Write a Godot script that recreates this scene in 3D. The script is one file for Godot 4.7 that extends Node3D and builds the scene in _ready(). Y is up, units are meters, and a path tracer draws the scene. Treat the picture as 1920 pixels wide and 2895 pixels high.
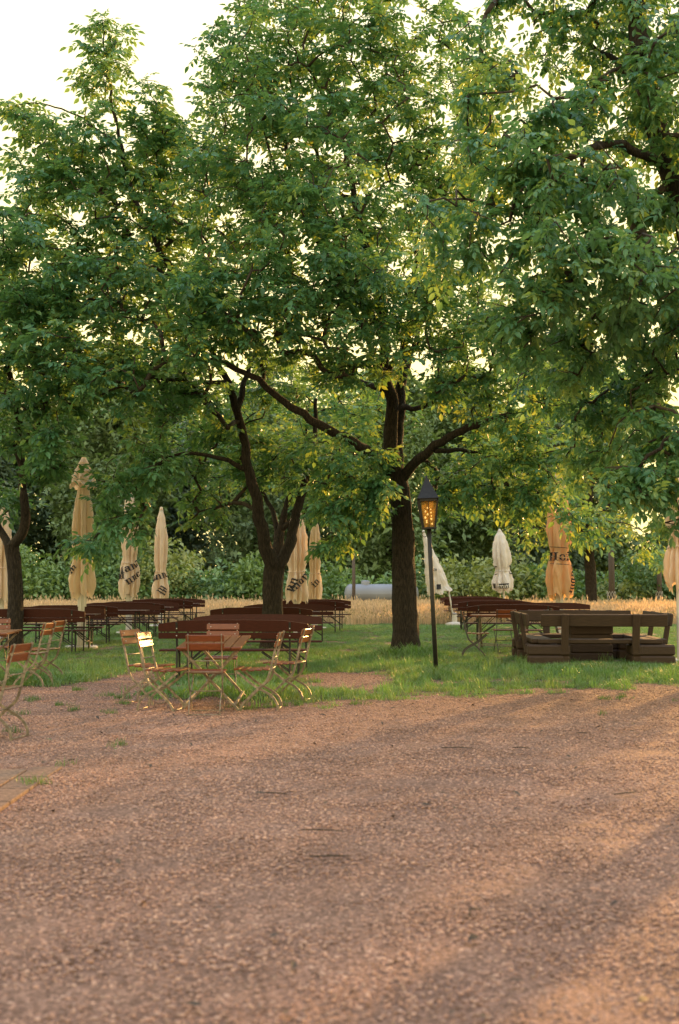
extends Node3D
# An evening beer garden under walnut trees: gravel court, folding table and chairs, benches, closed parasols, meadow and wood behind.

var rng := RandomNumberGenerator.new()
var hum := FastNoiseLite.new()
var used := {}
var M := {}


func _ready() -> void:
	rng.seed = 7
	hum.seed = 11
	hum.noise_type = FastNoiseLite.TYPE_SIMPLEX_SMOOTH
	hum.frequency = 0.5
	# camera
	var cam := Camera3D.new()
	cam.name = "camera"
	add_child(cam)
	cam.position = Vector3(0, 1.5, 0)
	cam.rotation_degrees = Vector3(3.339, 0, 0)
	cam.keep_aspect = Camera3D.KEEP_HEIGHT
	var lens := CameraAttributesPhysical.new()
	lens.frustum_focal_length = 27.362
	lens.frustum_focus_distance = 21.0
	lens.frustum_far = 900.0
	lens.frustum_near = 0.1
	lens.exposure_aperture = 1.45
	cam.attributes = lens
	cam.fov = 47.368
	cam.near = 0.1
	cam.far = 900.0
	cam.current = true
	# sky, exposure
	var env := Environment.new()
	env.background_mode = Environment.BG_SKY
	var sky_mat := ProceduralSkyMaterial.new()
	sky_mat.sky_top_color = Color(0.53, 0.705, 0.955)
	sky_mat.sky_horizon_color = Color(1.0, 0.912, 0.575)
	sky_mat.sky_curve = 1.0
	sky_mat.sky_energy_multiplier = 1.15
	sky_mat.ground_bottom_color = Color(0.25, 0.2, 0.15)
	sky_mat.ground_horizon_color = Color(0.5, 0.45, 0.38)
	sky_mat.sun_angle_max = 25.0
	sky_mat.sun_curve = 0.15
	var sky := Sky.new()
	sky.sky_material = sky_mat
	env.sky = sky
	env.tonemap_mode = Environment.TONE_MAPPER_LINEAR
	env.tonemap_exposure = 1.68
	env.sdfgi_enabled = true
	env.ssao_enabled = true
	env.ssil_enabled = true
	
	var world := WorldEnvironment.new()
	world.name = "world_environment"
	world.environment = env
	add_child(world)
	# low evening sun behind the trees, to the right
	var sun := DirectionalLight3D.new()
	sun.name = "sun"
	add_child(sun)
	var az := deg_to_rad(29.0)
	var el := deg_to_rad(11.0)
	sun.look_at_from_position(Vector3.ZERO, Vector3(-sin(az) * cos(el), -sin(el), cos(az) * cos(el)), Vector3.UP)
	sun.light_color = Color(1.0, 0.75, 0.44)
	sun.light_energy = 1.6
	sun.light_angular_distance = 0.5
	sun.shadow_enabled = true
	make_materials()
	# ground, meadow, wood
	build_ground()
	build_far()
	# trees
	build_trees()
	# everything that stands about
	build_furniture()
	build_umbrellas()
	build_small()


# ---------------------------------------------------------------- helpers

func numbered(called: String) -> String:
	var n: int = used.get(called, 0)
	used[called] = n + 1
	return called if n == 0 else "%s_%03d" % [called, n]


func tag(o: Node, label: String, category: String, group := "", kind := "") -> Node:
	o.set_meta("label", label)
	o.set_meta("category", category)
	if group:
		o.set_meta("group", group)
	if kind:
		o.set_meta("kind", kind)
	return o


func thing(called: String, label: String, category: String, at := Vector3.ZERO, turn := 0.0, group := "") -> Node3D:
	var o := Node3D.new()
	o.name = numbered(called)
	add_child(o, true)
	o.position = at
	o.rotation_degrees.y = turn
	tag(o, label, category, group)
	return o


func dup(src: Node3D, called: String, label: String, at: Vector3, turn: float, group := "") -> Node3D:
	var o: Node3D = src.duplicate()
	o.name = numbered(called)
	add_child(o, true)
	o.position = at
	o.rotation_degrees = Vector3(0, turn, 0)
	tag(o, label, src.get_meta("category"), group)
	return o


func begin(smooth := false) -> SurfaceTool:
	var st := SurfaceTool.new()
	st.begin(Mesh.PRIMITIVE_TRIANGLES)
	st.set_smooth_group(0 if smooth else -1)
	return st


func obj(called: String, st: SurfaceTool, mat: Material, parent: Node = self) -> MeshInstance3D:
	st.generate_normals()
	var o := MeshInstance3D.new()
	o.mesh = st.commit()
	o.material_override = mat
	if parent == self:
		o.name = numbered(called)
	else:
		o.name = called
	parent.add_child(o, true)
	return o


func share(called: String, mesh: Mesh, mat: Material, parent: Node, xf: Transform3D) -> MeshInstance3D:
	var o := MeshInstance3D.new()
	o.mesh = mesh
	o.material_override = mat
	o.name = called
	parent.add_child(o, true)
	o.transform = xf
	return o


# convex polygon whose front looks along out
func poly(st: SurfaceTool, p: Array, out: Vector3) -> void:
	var n: Vector3 = (p[1] - p[0]).cross(p[2] - p[0])
	var flip := n.dot(out) < 0.0
	for i in range(1, p.size() - 1):
		st.add_vertex(p[0])
		st.add_vertex(p[i] if flip else p[i + 1])
		st.add_vertex(p[i + 1] if flip else p[i])


# box with chamfered edges
func box(st: SurfaceTool, c: Vector3, size: Vector3, b := Basis(), ch := 0.004) -> void:
	var h := size * 0.5
	ch = minf(ch, minf(h.x, minf(h.y, h.z)) * 0.6)
	var v := func(s: Vector3, axis: int) -> Vector3:
		var q := Vector3(s.x * (h.x - ch), s.y * (h.y - ch), s.z * (h.z - ch))
		q[axis] = s[axis] * h[axis]
		return c + b * q
	for a in 3:
		var a1 := (a + 1) % 3
		var a2 := (a + 2) % 3
		for s in [-1.0, 1.0]:
			var f := []
			for k in [[-1, -1], [1, -1], [1, 1], [-1, 1]]:
				var q := Vector3()
				q[a] = s
				q[a1] = k[0]
				q[a2] = k[1]
				f.append(v.call(q, a))
			var o := Vector3()
			o[a] = s
			poly(st, f, b * o)
			for s2 in [-1.0, 1.0]:
				var e := []
				for k in [[-1, a], [1, a], [1, a1], [-1, a1]]:
					var q := Vector3()
					q[a] = s
					q[a1] = s2
					q[a2] = k[0]
					e.append(v.call(q, k[1]))
				o = Vector3()
				o[a] = s
				o[a1] = s2
				poly(st, e, b * o)
	for sx in [-1.0, 1.0]:
		for sy in [-1.0, 1.0]:
			for sz in [-1.0, 1.0]:
				var q := Vector3(sx, sy, sz)
				poly(st, [v.call(q, 0), v.call(q, 1), v.call(q, 2)], b * q)


# square bar between two points
func bar(st: SurfaceTool, p: Vector3, q: Vector3, w: float, t: float, up := Vector3.UP) -> void:
	var d := (q - p).normalized()
	var side := up.cross(d)
	if side.length() < 0.01:
		side = Vector3.RIGHT.cross(d)
	side = side.normalized()
	box(st, (p + q) * 0.5, Vector3(w, t, p.distance_to(q)), Basis(side, d.cross(side), d), minf(w, t) * 0.15)


# closed tube through points with radii
func tube(st: SurfaceTool, pts: Array, radii: Array, sides := 8, rough := 0.0) -> void:
	var n := pts.size()
	var rings := []
	var ref := Vector3(0.31, 0.17, 0.93)
	for i in n:
		var d: Vector3 = (pts[mini(i + 1, n - 1)] - pts[maxi(i - 1, 0)]).normalized()
		var u := d.cross(ref)
		if u.length() < 0.05:
			u = d.cross(Vector3(0.9, 0.3, 0.1))
		u = u.normalized()
		var w := d.cross(u)
		ref = u.cross(d).normalized() if absf(u.dot(ref)) > 0.99 else ref
		var ring := []
		for k in sides:
			var a := TAU * k / sides
			var r: float = radii[i]
			if rough > 0.0:
				r *= 1.0 + rough * (hum.get_noise_3d(k * 7.0, i * 0.9, radii[0] * 900.0) + 0.6 * hum.get_noise_3d(k * 2.1, i * 0.45 + 40.0, radii[0] * 500.0))
			ring.append(pts[i] + (u * cos(a) + w * sin(a)) * r)
		rings.append(ring)
	for i in n - 1:
		for k in sides:
			var k2 := (k + 1) % sides
			var mid: Vector3 = (rings[i][k] + rings[i][k2] - pts[i] * 2.0)
			poly(st, [rings[i][k], rings[i][k2], rings[i + 1][k2]], mid)
			poly(st, [rings[i][k], rings[i + 1][k2], rings[i + 1][k]], mid)
	var d0: Vector3 = pts[0] - pts[1]
	var d1: Vector3 = pts[n - 1] - pts[n - 2]
	poly(st, rings[0], d0)
	poly(st, rings[n - 1], d1)


func smooth_line(pts: Array, step: float) -> Array:
	var c := Curve3D.new()
	for i in pts.size():
		var t: Vector3 = (pts[mini(i + 1, pts.size() - 1)] - pts[maxi(i - 1, 0)]) / 6.0
		c.add_point(pts[i], -t, t)
	var l := c.get_baked_length()
	var n := maxi(2, ceili(l / step))
	var out := []
	for i in n + 1:
		out.append(c.sample_baked(l * i / n, true))
	return out


# flat steel strip bent in the XY plane, w wide in the plane, from z0 to z1
func strip(st: SurfaceTool, raw: Array, w: float, z0: float, z1: float, step := 0.06) -> void:
	var src := []
	for p in raw:
		src.append(Vector3(p.x, p.y, 0))
	var pts := smooth_line(src, step)
	var n := pts.size()
	var a := []
	var b := []
	for i in n:
		var d: Vector3 = (pts[mini(i + 1, n - 1)] - pts[maxi(i - 1, 0)]).normalized()
		var s := Vector3(-d.y, d.x, 0) * w * 0.5
		a.append(pts[i] + s)
		b.append(pts[i] - s)
	var v0 := Vector3(0, 0, z0)
	var v1 := Vector3(0, 0, z1)
	for i in n - 1:
		poly(st, [a[i] + v0, a[i + 1] + v0, b[i + 1] + v0, b[i] + v0], Vector3(0, 0, z0 - z1))
		poly(st, [a[i] + v1, a[i + 1] + v1, b[i + 1] + v1, b[i] + v1], Vector3(0, 0, z1 - z0))
		poly(st, [a[i] + v0, a[i + 1] + v0, a[i + 1] + v1, a[i] + v1], a[i] - b[i])
		poly(st, [b[i] + v0, b[i + 1] + v0, b[i + 1] + v1, b[i] + v1], b[i] - a[i])
	poly(st, [a[0] + v0, a[0] + v1, b[0] + v1, b[0] + v0], pts[0] - pts[1])
	poly(st, [a[n - 1] + v0, a[n - 1] + v1, b[n - 1] + v1, b[n - 1] + v0], pts[n - 1] - pts[n - 2])


# outline in the XY plane given a thickness, then moved by xf
func slab(st: SurfaceTool, outline: PackedVector2Array, thick: float, xf := Transform3D()) -> void:
	var tris := Geometry2D.triangulate_polygon(outline)
	for s in [-1.0, 1.0]:
		for i in range(0, tris.size(), 3):
			var f := []
			for k in 3:
				var q := outline[tris[i + k]]
				f.append(xf * Vector3(q.x, q.y, s * thick * 0.5))
			poly(st, f, xf.basis * Vector3(0, 0, s))
	var area := 0.0
	for i in outline.size():
		area += outline[i].cross(outline[(i + 1) % outline.size()])
	for i in outline.size():
		var p := outline[i]
		var q := outline[(i + 1) % outline.size()]
		var e := (q - p) * signf(area)
		var f := []
		for k in [[p, -1], [q, -1], [q, 1], [p, 1]]:
			f.append(xf * Vector3(k[0].x, k[0].y, k[1] * thick * 0.5))
		poly(st, f, xf.basis * Vector3(e.y, -e.x, 0))


# lathed profile: points (radius, height)
func lathe(st: SurfaceTool, prof: Array, sides: int, c := Vector3.ZERO, turn := 0.0) -> void:
	for i in prof.size() - 1:
		for k in sides:
			var a := TAU * k / sides + turn
			var b := TAU * (k + 1) / sides + turn
			var d0 := Vector3(sin(a), 0, cos(a))
			var d1 := Vector3(sin(b), 0, cos(b))
			var p: Vector2 = prof[i]
			var q: Vector2 = prof[i + 1]
			var up0 := Vector3(0, p.y, 0) + c
			var up1 := Vector3(0, q.y, 0) + c
			var e := q - p
			var out := (d0 + d1) * 0.5 * e.y - Vector3.UP * e.x
			var f := [up0 + d0 * p.x, up0 + d1 * p.x, up1 + d1 * q.x, up1 + d0 * q.x]
			if p.x < 0.0005:
				f.remove_at(0)
			elif q.x < 0.0005:
				f.remove_at(3)
			poly(st, f, out)


# a field of copies; rows hold Transform3D, tints Color (linear)
func field(called: String, mesh: Mesh, mat: Material, where: Array, tints: Array, parent: Node = self) -> MultiMeshInstance3D:
	var mm := MultiMesh.new()
	mm.transform_format = MultiMesh.TRANSFORM_3D
	mm.use_colors = not tints.is_empty()
	mm.mesh = mesh
	mm.instance_count = where.size()
	var buf := PackedFloat32Array()
	var wide := 16 if mm.use_colors else 12
	buf.resize(where.size() * wide)
	for i in where.size():
		var t: Transform3D = where[i]
		var o := i * wide
		for r in 3:
			buf[o + r * 4] = t.basis.x[r]
			buf[o + r * 4 + 1] = t.basis.y[r]
			buf[o + r * 4 + 2] = t.basis.z[r]
			buf[o + r * 4 + 3] = t.origin[r]
		if wide == 12:
			continue
		var c: Color = tints[i]
		buf[o + 12] = c.r
		buf[o + 13] = c.g
		buf[o + 14] = c.b
		buf[o + 15] = 1.0
	mm.buffer = buf
	var o := MultiMeshInstance3D.new()
	o.multimesh = mm
	o.material_override = mat
	o.name = numbered(called) if parent == self else called
	parent.add_child(o, true)
	o.set_meta("kind", "stuff")
	return o


func noise_tex(freq: float, kind: int, lo: Color, hi: Color, px := 512, octaves := 4, normal := false, ret := -1) -> NoiseTexture2D:
	var n := FastNoiseLite.new()
	n.seed = int(freq * 1000.0) + px
	n.noise_type = kind
	n.frequency = freq
	n.fractal_octaves = octaves
	if ret >= 0:
		n.cellular_return_type = ret
	var t := NoiseTexture2D.new()
	t.width = px
	t.height = px
	t.seamless = true
	t.noise = n
	if normal:
		t.as_normal_map = true
		t.bump_strength = 6.0
	else:
		var g := Gradient.new()
		g.set_color(0, lo)
		g.set_color(1, hi)
		t.color_ramp = g
	return t


func lin(r: float, g: float, b: float) -> Color:
	return Color(r, g, b).linear_to_srgb()


func solid(c: Color, rough: float, metal := 0.0) -> StandardMaterial3D:
	var m := StandardMaterial3D.new()
	m.albedo_color = c
	m.roughness = rough
	m.metallic = metal
	return m


func textured(c: Color, tex: Texture2D, scale: Vector3, rough: float, bump: Texture2D = null, depth := 0.0, in_world := false) -> StandardMaterial3D:
	var m := solid(c, rough)
	m.albedo_texture = tex
	m.uv1_triplanar = true
	m.uv1_world_triplanar = in_world
	m.uv1_scale = scale
	if bump:
		m.heightmap_enabled = true
		m.heightmap_texture = bump
		m.heightmap_scale = depth
	return m


func make_materials() -> void:
	var grain := noise_tex(0.02, FastNoiseLite.TYPE_SIMPLEX_SMOOTH, Color(0.62, 0.62, 0.62), Color(1, 1, 1), 512, 5)
	var blotch := noise_tex(0.008, FastNoiseLite.TYPE_SIMPLEX_SMOOTH, Color(0.55, 0.55, 0.55), Color(1, 1, 1), 512, 5)
	var rugged := noise_tex(0.03, FastNoiseLite.TYPE_SIMPLEX, Color(0, 0, 0), Color(1, 1, 1), 512, 4)
	var cells := noise_tex(0.045, FastNoiseLite.TYPE_CELLULAR, Color(0.55, 0.52, 0.5), Color(1, 1, 1), 1024, 2, false, FastNoiseLite.RETURN_CELL_VALUE)
	var cell_height := noise_tex(0.045, FastNoiseLite.TYPE_CELLULAR, Color(1, 1, 1), Color(0, 0, 0), 1024, 2, false, FastNoiseLite.RETURN_DISTANCE)
	var along := {"x": Vector3(0.7, 16, 16), "y": Vector3(16, 0.7, 16), "z": Vector3(16, 16, 0.7)}
	for k in along:
		M["chair_wood_" + k] = textured(lin(0.30, 0.085, 0.030), grain, along[k], 0.32, grain, 0.03)
		M["bench_wood_" + k] = textured(lin(0.082, 0.018, 0.011), grain, along[k], 0.55, grain, 0.04)
		M["bench_wood_" + k].metallic_specular = 0.35
		M["timber_" + k] = textured(lin(0.082, 0.047, 0.029), grain, along[k] * 0.6, 0.8, rugged, 0.15)
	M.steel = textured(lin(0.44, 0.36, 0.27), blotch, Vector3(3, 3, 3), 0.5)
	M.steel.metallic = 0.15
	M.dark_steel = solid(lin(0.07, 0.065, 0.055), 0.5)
	M.black_steel = solid(lin(0.016, 0.018, 0.016), 0.5)
	M.post_black = textured(lin(0.022, 0.020, 0.021), blotch, Vector3(4, 4, 4), 0.5, rugged, 0.05)
	M.bark = textured(lin(0.075, 0.055, 0.042), noise_tex(0.016, FastNoiseLite.TYPE_SIMPLEX, Color(0.35, 0.33, 0.3), Color(1, 1, 1), 512, 5), Vector3(3.5, 0.9, 3.5), 0.95, noise_tex(0.022, FastNoiseLite.TYPE_SIMPLEX, Color(0, 0, 0), Color(1, 1, 1), 512, 5), 6.0)
	M.bark.uv1_scale = Vector3(2.6, 0.55, 2.6)
	M.twig = solid(lin(0.05, 0.038, 0.028), 0.9)
	# walnut leaves: five tones, thin enough to glow against the light
	for k in 5:
		M["leaf_%d" % k] = walnut_material([0.5, 0.75, 1.0, 1.2, 1.3][k], [0.0, 0.0, 0.1, 0.2, 0.7][k])
	M.far_leaf = leaf_material(0.6, Color(0.7, 0.75, 0.3))
	M.grass = leaf_material(0.5, Color(0.8, 0.9, 0.3))
	M.straw = leaf_material(0.6, Color(0.85, 0.82, 0.65))
	M.gravel = textured(Color(1, 1, 1), cells, Vector3(1.1, 1.1, 1.1), 0.9, cell_height, 1.2, true)
	M.gravel.vertex_color_use_as_albedo = true
	M.soil = textured(Color(1, 1, 1), blotch, Vector3(1.3, 1.3, 1.3), 0.95, rugged, 1.0, true)
	M.soil.vertex_color_use_as_albedo = true
	M.stone = solid(Color(1, 1, 1), 0.75)
	M.stone.vertex_color_use_as_albedo = true
	M.paver = textured(lin(0.31, 0.185, 0.125), blotch, Vector3(5, 5, 5), 0.85, rugged, 0.2)
	M.cloth = cloth(lin(0.84, 0.69, 0.54), Color(1.0, 0.78, 0.52), 0.6)
	M.cloth_orange = cloth(lin(0.78, 0.54, 0.30), Color(1.0, 0.60, 0.25), 0.66)
	M.cloth_white = cloth(lin(0.78, 0.74, 0.70), Color(1.0, 0.9, 0.8), 0.55)
	M.print = solid(lin(0.020, 0.018, 0.018), 0.8)
	M.print_white = solid(lin(0.7, 0.66, 0.6), 0.8)
	M.mast = solid(lin(0.62, 0.58, 0.54), 0.4)
	M.tank = textured(lin(0.30, 0.32, 0.38), noise_tex(0.006, FastNoiseLite.TYPE_SIMPLEX_SMOOTH, Color(0.88, 0.88, 0.88), Color(1, 1, 1), 256, 3), Vector3(0.4, 0.4, 0.4), 0.5)
	M.concrete = textured(lin(0.42, 0.37, 0.30), blotch, Vector3(3, 3, 3), 0.9)
	M.grey_wood = textured(lin(0.17, 0.13, 0.11), grain, Vector3(8, 0.6, 8), 0.9)
	M.mesh_white = solid(lin(0.6, 0.57, 0.55), 0.6)
	M.glass = solid(Color(0.46, 0.38, 0.20, 0.40), 0.3)
	M.glass.transparency = BaseMaterial3D.TRANSPARENCY_ALPHA
	M.glass.backlight_enabled = true
	M.glass.backlight = Color(1.0, 0.84, 0.5)
	M.bulb = solid(Color(1.0, 0.75, 0.4), 0.5)
	M.bulb.emission_enabled = true
	M.bulb.emission = Color(1.0, 0.80, 0.46)
	M.bulb.emission_energy_multiplier = 1.7
	M.bolt = solid(lin(0.6, 0.55, 0.5), 0.3, 0.8)


func walnut_material(k: float, yellow: float) -> StandardMaterial3D:
	var m := solid(lin(lerpf(0.057, 0.057 * 2.2, yellow) * k, lerpf(0.163, 0.163 * 1.25, yellow) * k, 0.09 * k), 0.4)
	m.metallic_specular = 0.4
	m.backlight_enabled = true
	m.backlight = lin(lerpf(0.17, 0.58, yellow), lerpf(0.33, 0.64, yellow), 0.075)
	return m


func leaf_material(rough: float, through: Color) -> StandardMaterial3D:
	var m := solid(Color(1, 1, 1), rough)
	m.vertex_color_use_as_albedo = true
	m.backlight_enabled = true
	m.backlight = through
	return m


func cloth(c: Color, through: Color, amount: float) -> StandardMaterial3D:
	var weave := noise_tex(0.06, FastNoiseLite.TYPE_SIMPLEX_SMOOTH, Color(0.86, 0.86, 0.86), Color(1, 1, 1), 256, 3)
	var m := solid(c, 0.9)
	m.heightmap_enabled = true
	m.heightmap_texture = weave
	m.heightmap_scale = 1.2
	m.uv1_triplanar = true
	m.uv1_scale = Vector3(1.5, 0.8, 1.5)
	m.backlight_enabled = true
	m.backlight = lin(through.r * amount, through.g * amount, through.b * amount)
	return m


# ---------------------------------------------------------------- ground

# how grassy the ground is at x and distance d: 0 gravel, 1 lawn
func grassy(x: float, d: float) -> float:
	var edge := [Vector2(-60, 25), Vector2(-8, 18), Vector2(-5, 17.4), Vector2(-3.9, 16.2), Vector2(-2.6, 14.9), Vector2(-1.9, 14.2), Vector2(-0.9, 14.0), Vector2(-0.2, 14.1), Vector2(1.1, 14.9), Vector2(2.5, 15.6), Vector2(4.9, 16.8), Vector2(10, 19.5), Vector2(60, 30)]
	var e := 14.0
	for i in edge.size() - 1:
		if x >= edge[i].x and x <= edge[i + 1].x:
			e = lerpf(edge[i].y, edge[i + 1].y, (x - edge[i].x) / (edge[i + 1].x - edge[i].x))
	var v := (d - e) / 0.7 + 0.25
	v += 1.5 * hum.get_noise_2d(x * 2.4, d * 2.4) + 0.7 * hum.get_noise_2d(x * 7.0 + 90.0, d * 7.0)
	v = minf(v, 1.3 + 1.9 * hum.get_noise_2d(x * 1.7 + 300.0, d * 0.8))
	v -= 2.6 * exp(-pow((x + 3.2) / 0.85, 2) - pow((d - 17.0) / 1.9, 2))
	v -= 2.6 * exp(-pow((x - 0.05) / 0.62, 2) - pow((d - 17.6) / 1.7, 2))
	v -= 1.3 * exp(-pow((x + 1.5) / 0.75, 2) - pow((d - 14.4) / 0.5, 2))
	v -= 1.0 * exp(-pow((x - 2.0) / 0.5, 2) - pow((d - 17.2) / 0.5, 2))
	v += 1.8 * exp(-pow((x + 4.4) / 0.8, 2) - pow((d - 17.2) / 0.9, 2))
	v += 1.2 * exp(-pow((x + 1.3) / 1.4, 2) - pow((d - 15.6) / 0.7, 2))
	return clampf(v, 0.0, 1.0)


# where the grass is left long
func long_grass(x: float, d: float) -> float:
	var v := 0.0
	v += 1.8 * exp(-pow((x - 1.36) / 0.7, 2) - pow((d - 23.2) / 0.8, 2))
	v += 0.8 * exp(-pow((x - 1.5) / 0.6, 2) - pow((d - 18.8) / 0.9, 2))
	v += 0.55 * exp(-pow((x - 4.4) / 2.2, 2) - pow((d - 19.6) / 1.5, 2))
	v += 0.7 * exp(-pow((x + 1.4) / 1.3, 2) - pow((d - 16.4) / 1.6, 2))
	v += 0.9 * exp(-pow((x + 5.2) / 1.4, 2) - pow((d - 17.5) / 1.3, 2))
	v += 0.6 * exp(-pow((x + 1.5) / 1.6, 2) - pow((d - 24.0) / 1.2, 2))
	v += 0.7 * exp(-pow((x + 6.6) / 0.8, 2) - pow((d - 23.6) / 1.0, 2))
	return minf(v, 1.6)


func lie(x: float, d: float) -> float:
	return 0.022 * hum.get_noise_2d(x * 1.1 + 50.0, d * 1.1) + 0.05 * exp(-pow((x + 1.5) / 0.9, 2) - pow((d - 15.2) / 0.5, 2))


func gravel_tint(x: float, d: float) -> Color:
	var n := hum.get_noise_2d(x * 1.3 + 700.0, d * 1.3) * 0.5 + hum.get_noise_2d(x * 5.0, d * 5.0 + 30.0) * 0.35
	var k := 1.0 + 0.42 * n
	return Color(0.405 * k, 0.228 * k, 0.16 * k)


func build_ground() -> void:
	var xs := []
	var x := -34.0
	while x < 34.01:
		xs.append(x)
		x += 0.22 if absf(x) < 9.0 else 1.0
	var ds := []
	var d := -8.0
	while d < 41.0:
		ds.append(d)
		d += 0.2 if d > 12.0 and d < 22.0 else 0.5
	ds.append(41.0)
	var gravel := begin(true)
	var lawn := begin(true)
	for j in ds.size() - 1:
		for i in xs.size() - 1:
			var g := grassy((xs[i] + xs[i + 1]) * 0.5, (ds[j] + ds[j + 1]) * 0.5)
			var st: SurfaceTool = lawn if g > 0.55 else gravel
			var c := []
			for k in [[i, j], [i + 1, j], [i + 1, j + 1], [i, j + 1]]:
				c.append(Vector3(xs[k[0]], lie(xs[k[0]], ds[k[1]]), -ds[k[1]]))
			for k in [0, 3, 2, 0, 2, 1]:
				var p: Vector3 = c[k]
				var tint := gravel_tint(p.x, -p.z)
				if g > 0.55:
					tint = tint.lerp(Color(0.075, 0.085, 0.032), 0.35 + 0.6 * grassy(p.x, -p.z))
				else:
					tint = tint.lerp(Color(0.11, 0.09, 0.05), 0.7 * grassy(p.x, -p.z))
				st.set_color(tint)
				st.add_vertex(p)
	tag(obj("gravel_ground", gravel, M.gravel), "reddish brown gravel court spreading from the camera to the grass", "gravel ground", "", "structure")
	tag(obj("lawn_ground", lawn, M.soil), "green lawn ground under the walnut trees and benches", "lawn", "", "structure")
	var far := begin(true)
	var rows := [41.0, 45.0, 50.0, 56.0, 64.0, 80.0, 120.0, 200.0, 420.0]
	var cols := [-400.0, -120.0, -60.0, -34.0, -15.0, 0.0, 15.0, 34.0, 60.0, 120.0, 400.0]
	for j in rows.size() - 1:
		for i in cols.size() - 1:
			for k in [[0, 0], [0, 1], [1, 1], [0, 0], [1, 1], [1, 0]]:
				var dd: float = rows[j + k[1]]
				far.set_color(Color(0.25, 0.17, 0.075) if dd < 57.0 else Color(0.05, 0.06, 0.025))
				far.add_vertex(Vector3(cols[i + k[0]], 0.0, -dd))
	# the lawn goes on to both sides
	for s in [-1.0, 1.0]:
		for k in [[0, 8], [0, -41], [1, -41], [0, 8], [1, -41], [1, 8]]:
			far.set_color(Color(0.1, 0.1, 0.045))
			far.add_vertex(Vector3(s * (34.0 if k[0] == (0 if s > 0 else 1) else 400.0), 0.0, k[1]))
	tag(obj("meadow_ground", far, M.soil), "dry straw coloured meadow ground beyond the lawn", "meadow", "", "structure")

	# loose stones of the court
	var rock := begin(false)
	var ico := SphereMesh.new()
	ico.radial_segments = 6
	ico.rings = 2
	ico.radius = 0.5
	ico.height = 0.8
	var a := ico.surface_get_arrays(0)
	var vs: PackedVector3Array = a[Mesh.ARRAY_VERTEX]
	var ids: PackedInt32Array = a[Mesh.ARRAY_INDEX]
	for k in ids:
		var p := vs[k]
		rock.add_vertex(p * (1.0 + 0.35 * hum.get_noise_3d(p.x * 5.0 + 9.0, p.y * 5.0, p.z * 5.0)))
	rock.generate_normals()
	var rock_mesh := rock.commit()
	var where := []
	var tints := []
	d = 3.0
	while d < 21.0:
		var half := 0.36 * d + 0.6
		var per := 2300.0 if d < 7.0 else lerpf(2300.0, 800.0, clampf((d - 7.0) / 9.0, 0, 1))
		var n := int(per * 2.0 * half * 0.25)
		for i in n:
			var px := rng.randf_range(-half, half)
			var pd := d + rng.randf() * 0.25
			if grassy(px, pd) > 0.3 + 0.4 * rng.randf():
				continue
			if px < -2.2 and pd > 5.5 and pd < 9.45:
				continue
			var s := 0.007 + 0.015 * pow(rng.randf(), 1.9)
			var b := Basis.from_euler(Vector3(rng.randf_range(-0.5, 0.5), rng.randf() * TAU, rng.randf_range(-0.5, 0.5))).scaled(Vector3(s * rng.randf_range(0.8, 1.5), s * rng.randf_range(0.5, 0.9), s))
			where.append(Transform3D(b, Vector3(px, lie(px, pd) + s * 0.15, -pd)))
			var c := gravel_tint(px, pd)
			var t := rng.randf()
			var k := rng.randf_range(0.65, 1.25)
			if t < 0.12:
				c = Color(c.r * 1.25, c.g * 1.35, c.b * 1.4)
			elif t < 0.3:
				c = Color(c.r * 0.5, c.g * 0.48, c.b * 0.46)
			elif t < 0.5:
				c = Color(c.r * 1.0, c.g * 1.1, c.b * 1.15)
			tints.append(Color(c.r * k, c.g * k, c.b * k))
		d += 0.25
	tag(field("gravel", rock_mesh, M.stone, where, tints), "loose pinkish brown gravel stones covering the court", "gravel", "", "stuff")

	# grass of the lawn
	var tuft := begin(false)
	for i in 9:
		blade(tuft, Vector3(rng.randf_range(-0.05, 0.05), 0, rng.randf_range(-0.05, 0.05)), rng.randf() * TAU, rng.randf_range(0.6, 1.0), 0.007, rng.randf_range(0.15, 0.5))
	tuft.generate_normals()
	var tuft_mesh := tuft.commit()
	where = []
	tints = []
	d = 13.4
	while d < 39.5:
		var half := 0.37 * d + 0.6
		var n := int((150.0 if d < 21.0 else 95.0) * 2.0 * half * 0.25)
		for i in n:
			var px := rng.randf_range(-half, half)
			var pd := d + rng.randf() * 0.25
			var g := grassy(px, pd)
			if g < 0.2 + 0.6 * rng.randf():
				continue
			var lg := long_grass(px, pd)
			var h := rng.randf_range(0.05, 0.085) + 0.13 * lg * rng.randf_range(0.5, 1.2)
			if d < 21.0 and lg < 0.3 and rng.randf() < 0.14:
				h *= rng.randf_range(1.6, 3.0)
			h *= 0.5 + 0.5 * g
			var b := Basis(Vector3.UP, rng.randf() * TAU).scaled(Vector3(1.0 + lg, h, 1.0 + lg))
			where.append(Transform3D(b, Vector3(px, lie(px, pd) - 0.004, -pd)))
			var dry := clampf(0.5 * hum.get_noise_2d(px * 1.2 + 500.0, pd * 1.2) + rng.randf_range(-0.2, 0.35), 0.0, 1.0)
			var c := Color(0.185, 0.315, 0.115).lerp(Color(0.42, 0.35, 0.15), dry * 0.9)
			var k := rng.randf_range(0.75, 1.2)
			tints.append(Color(c.r * k, c.g * k, c.b * k))
		d += 0.25
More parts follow.
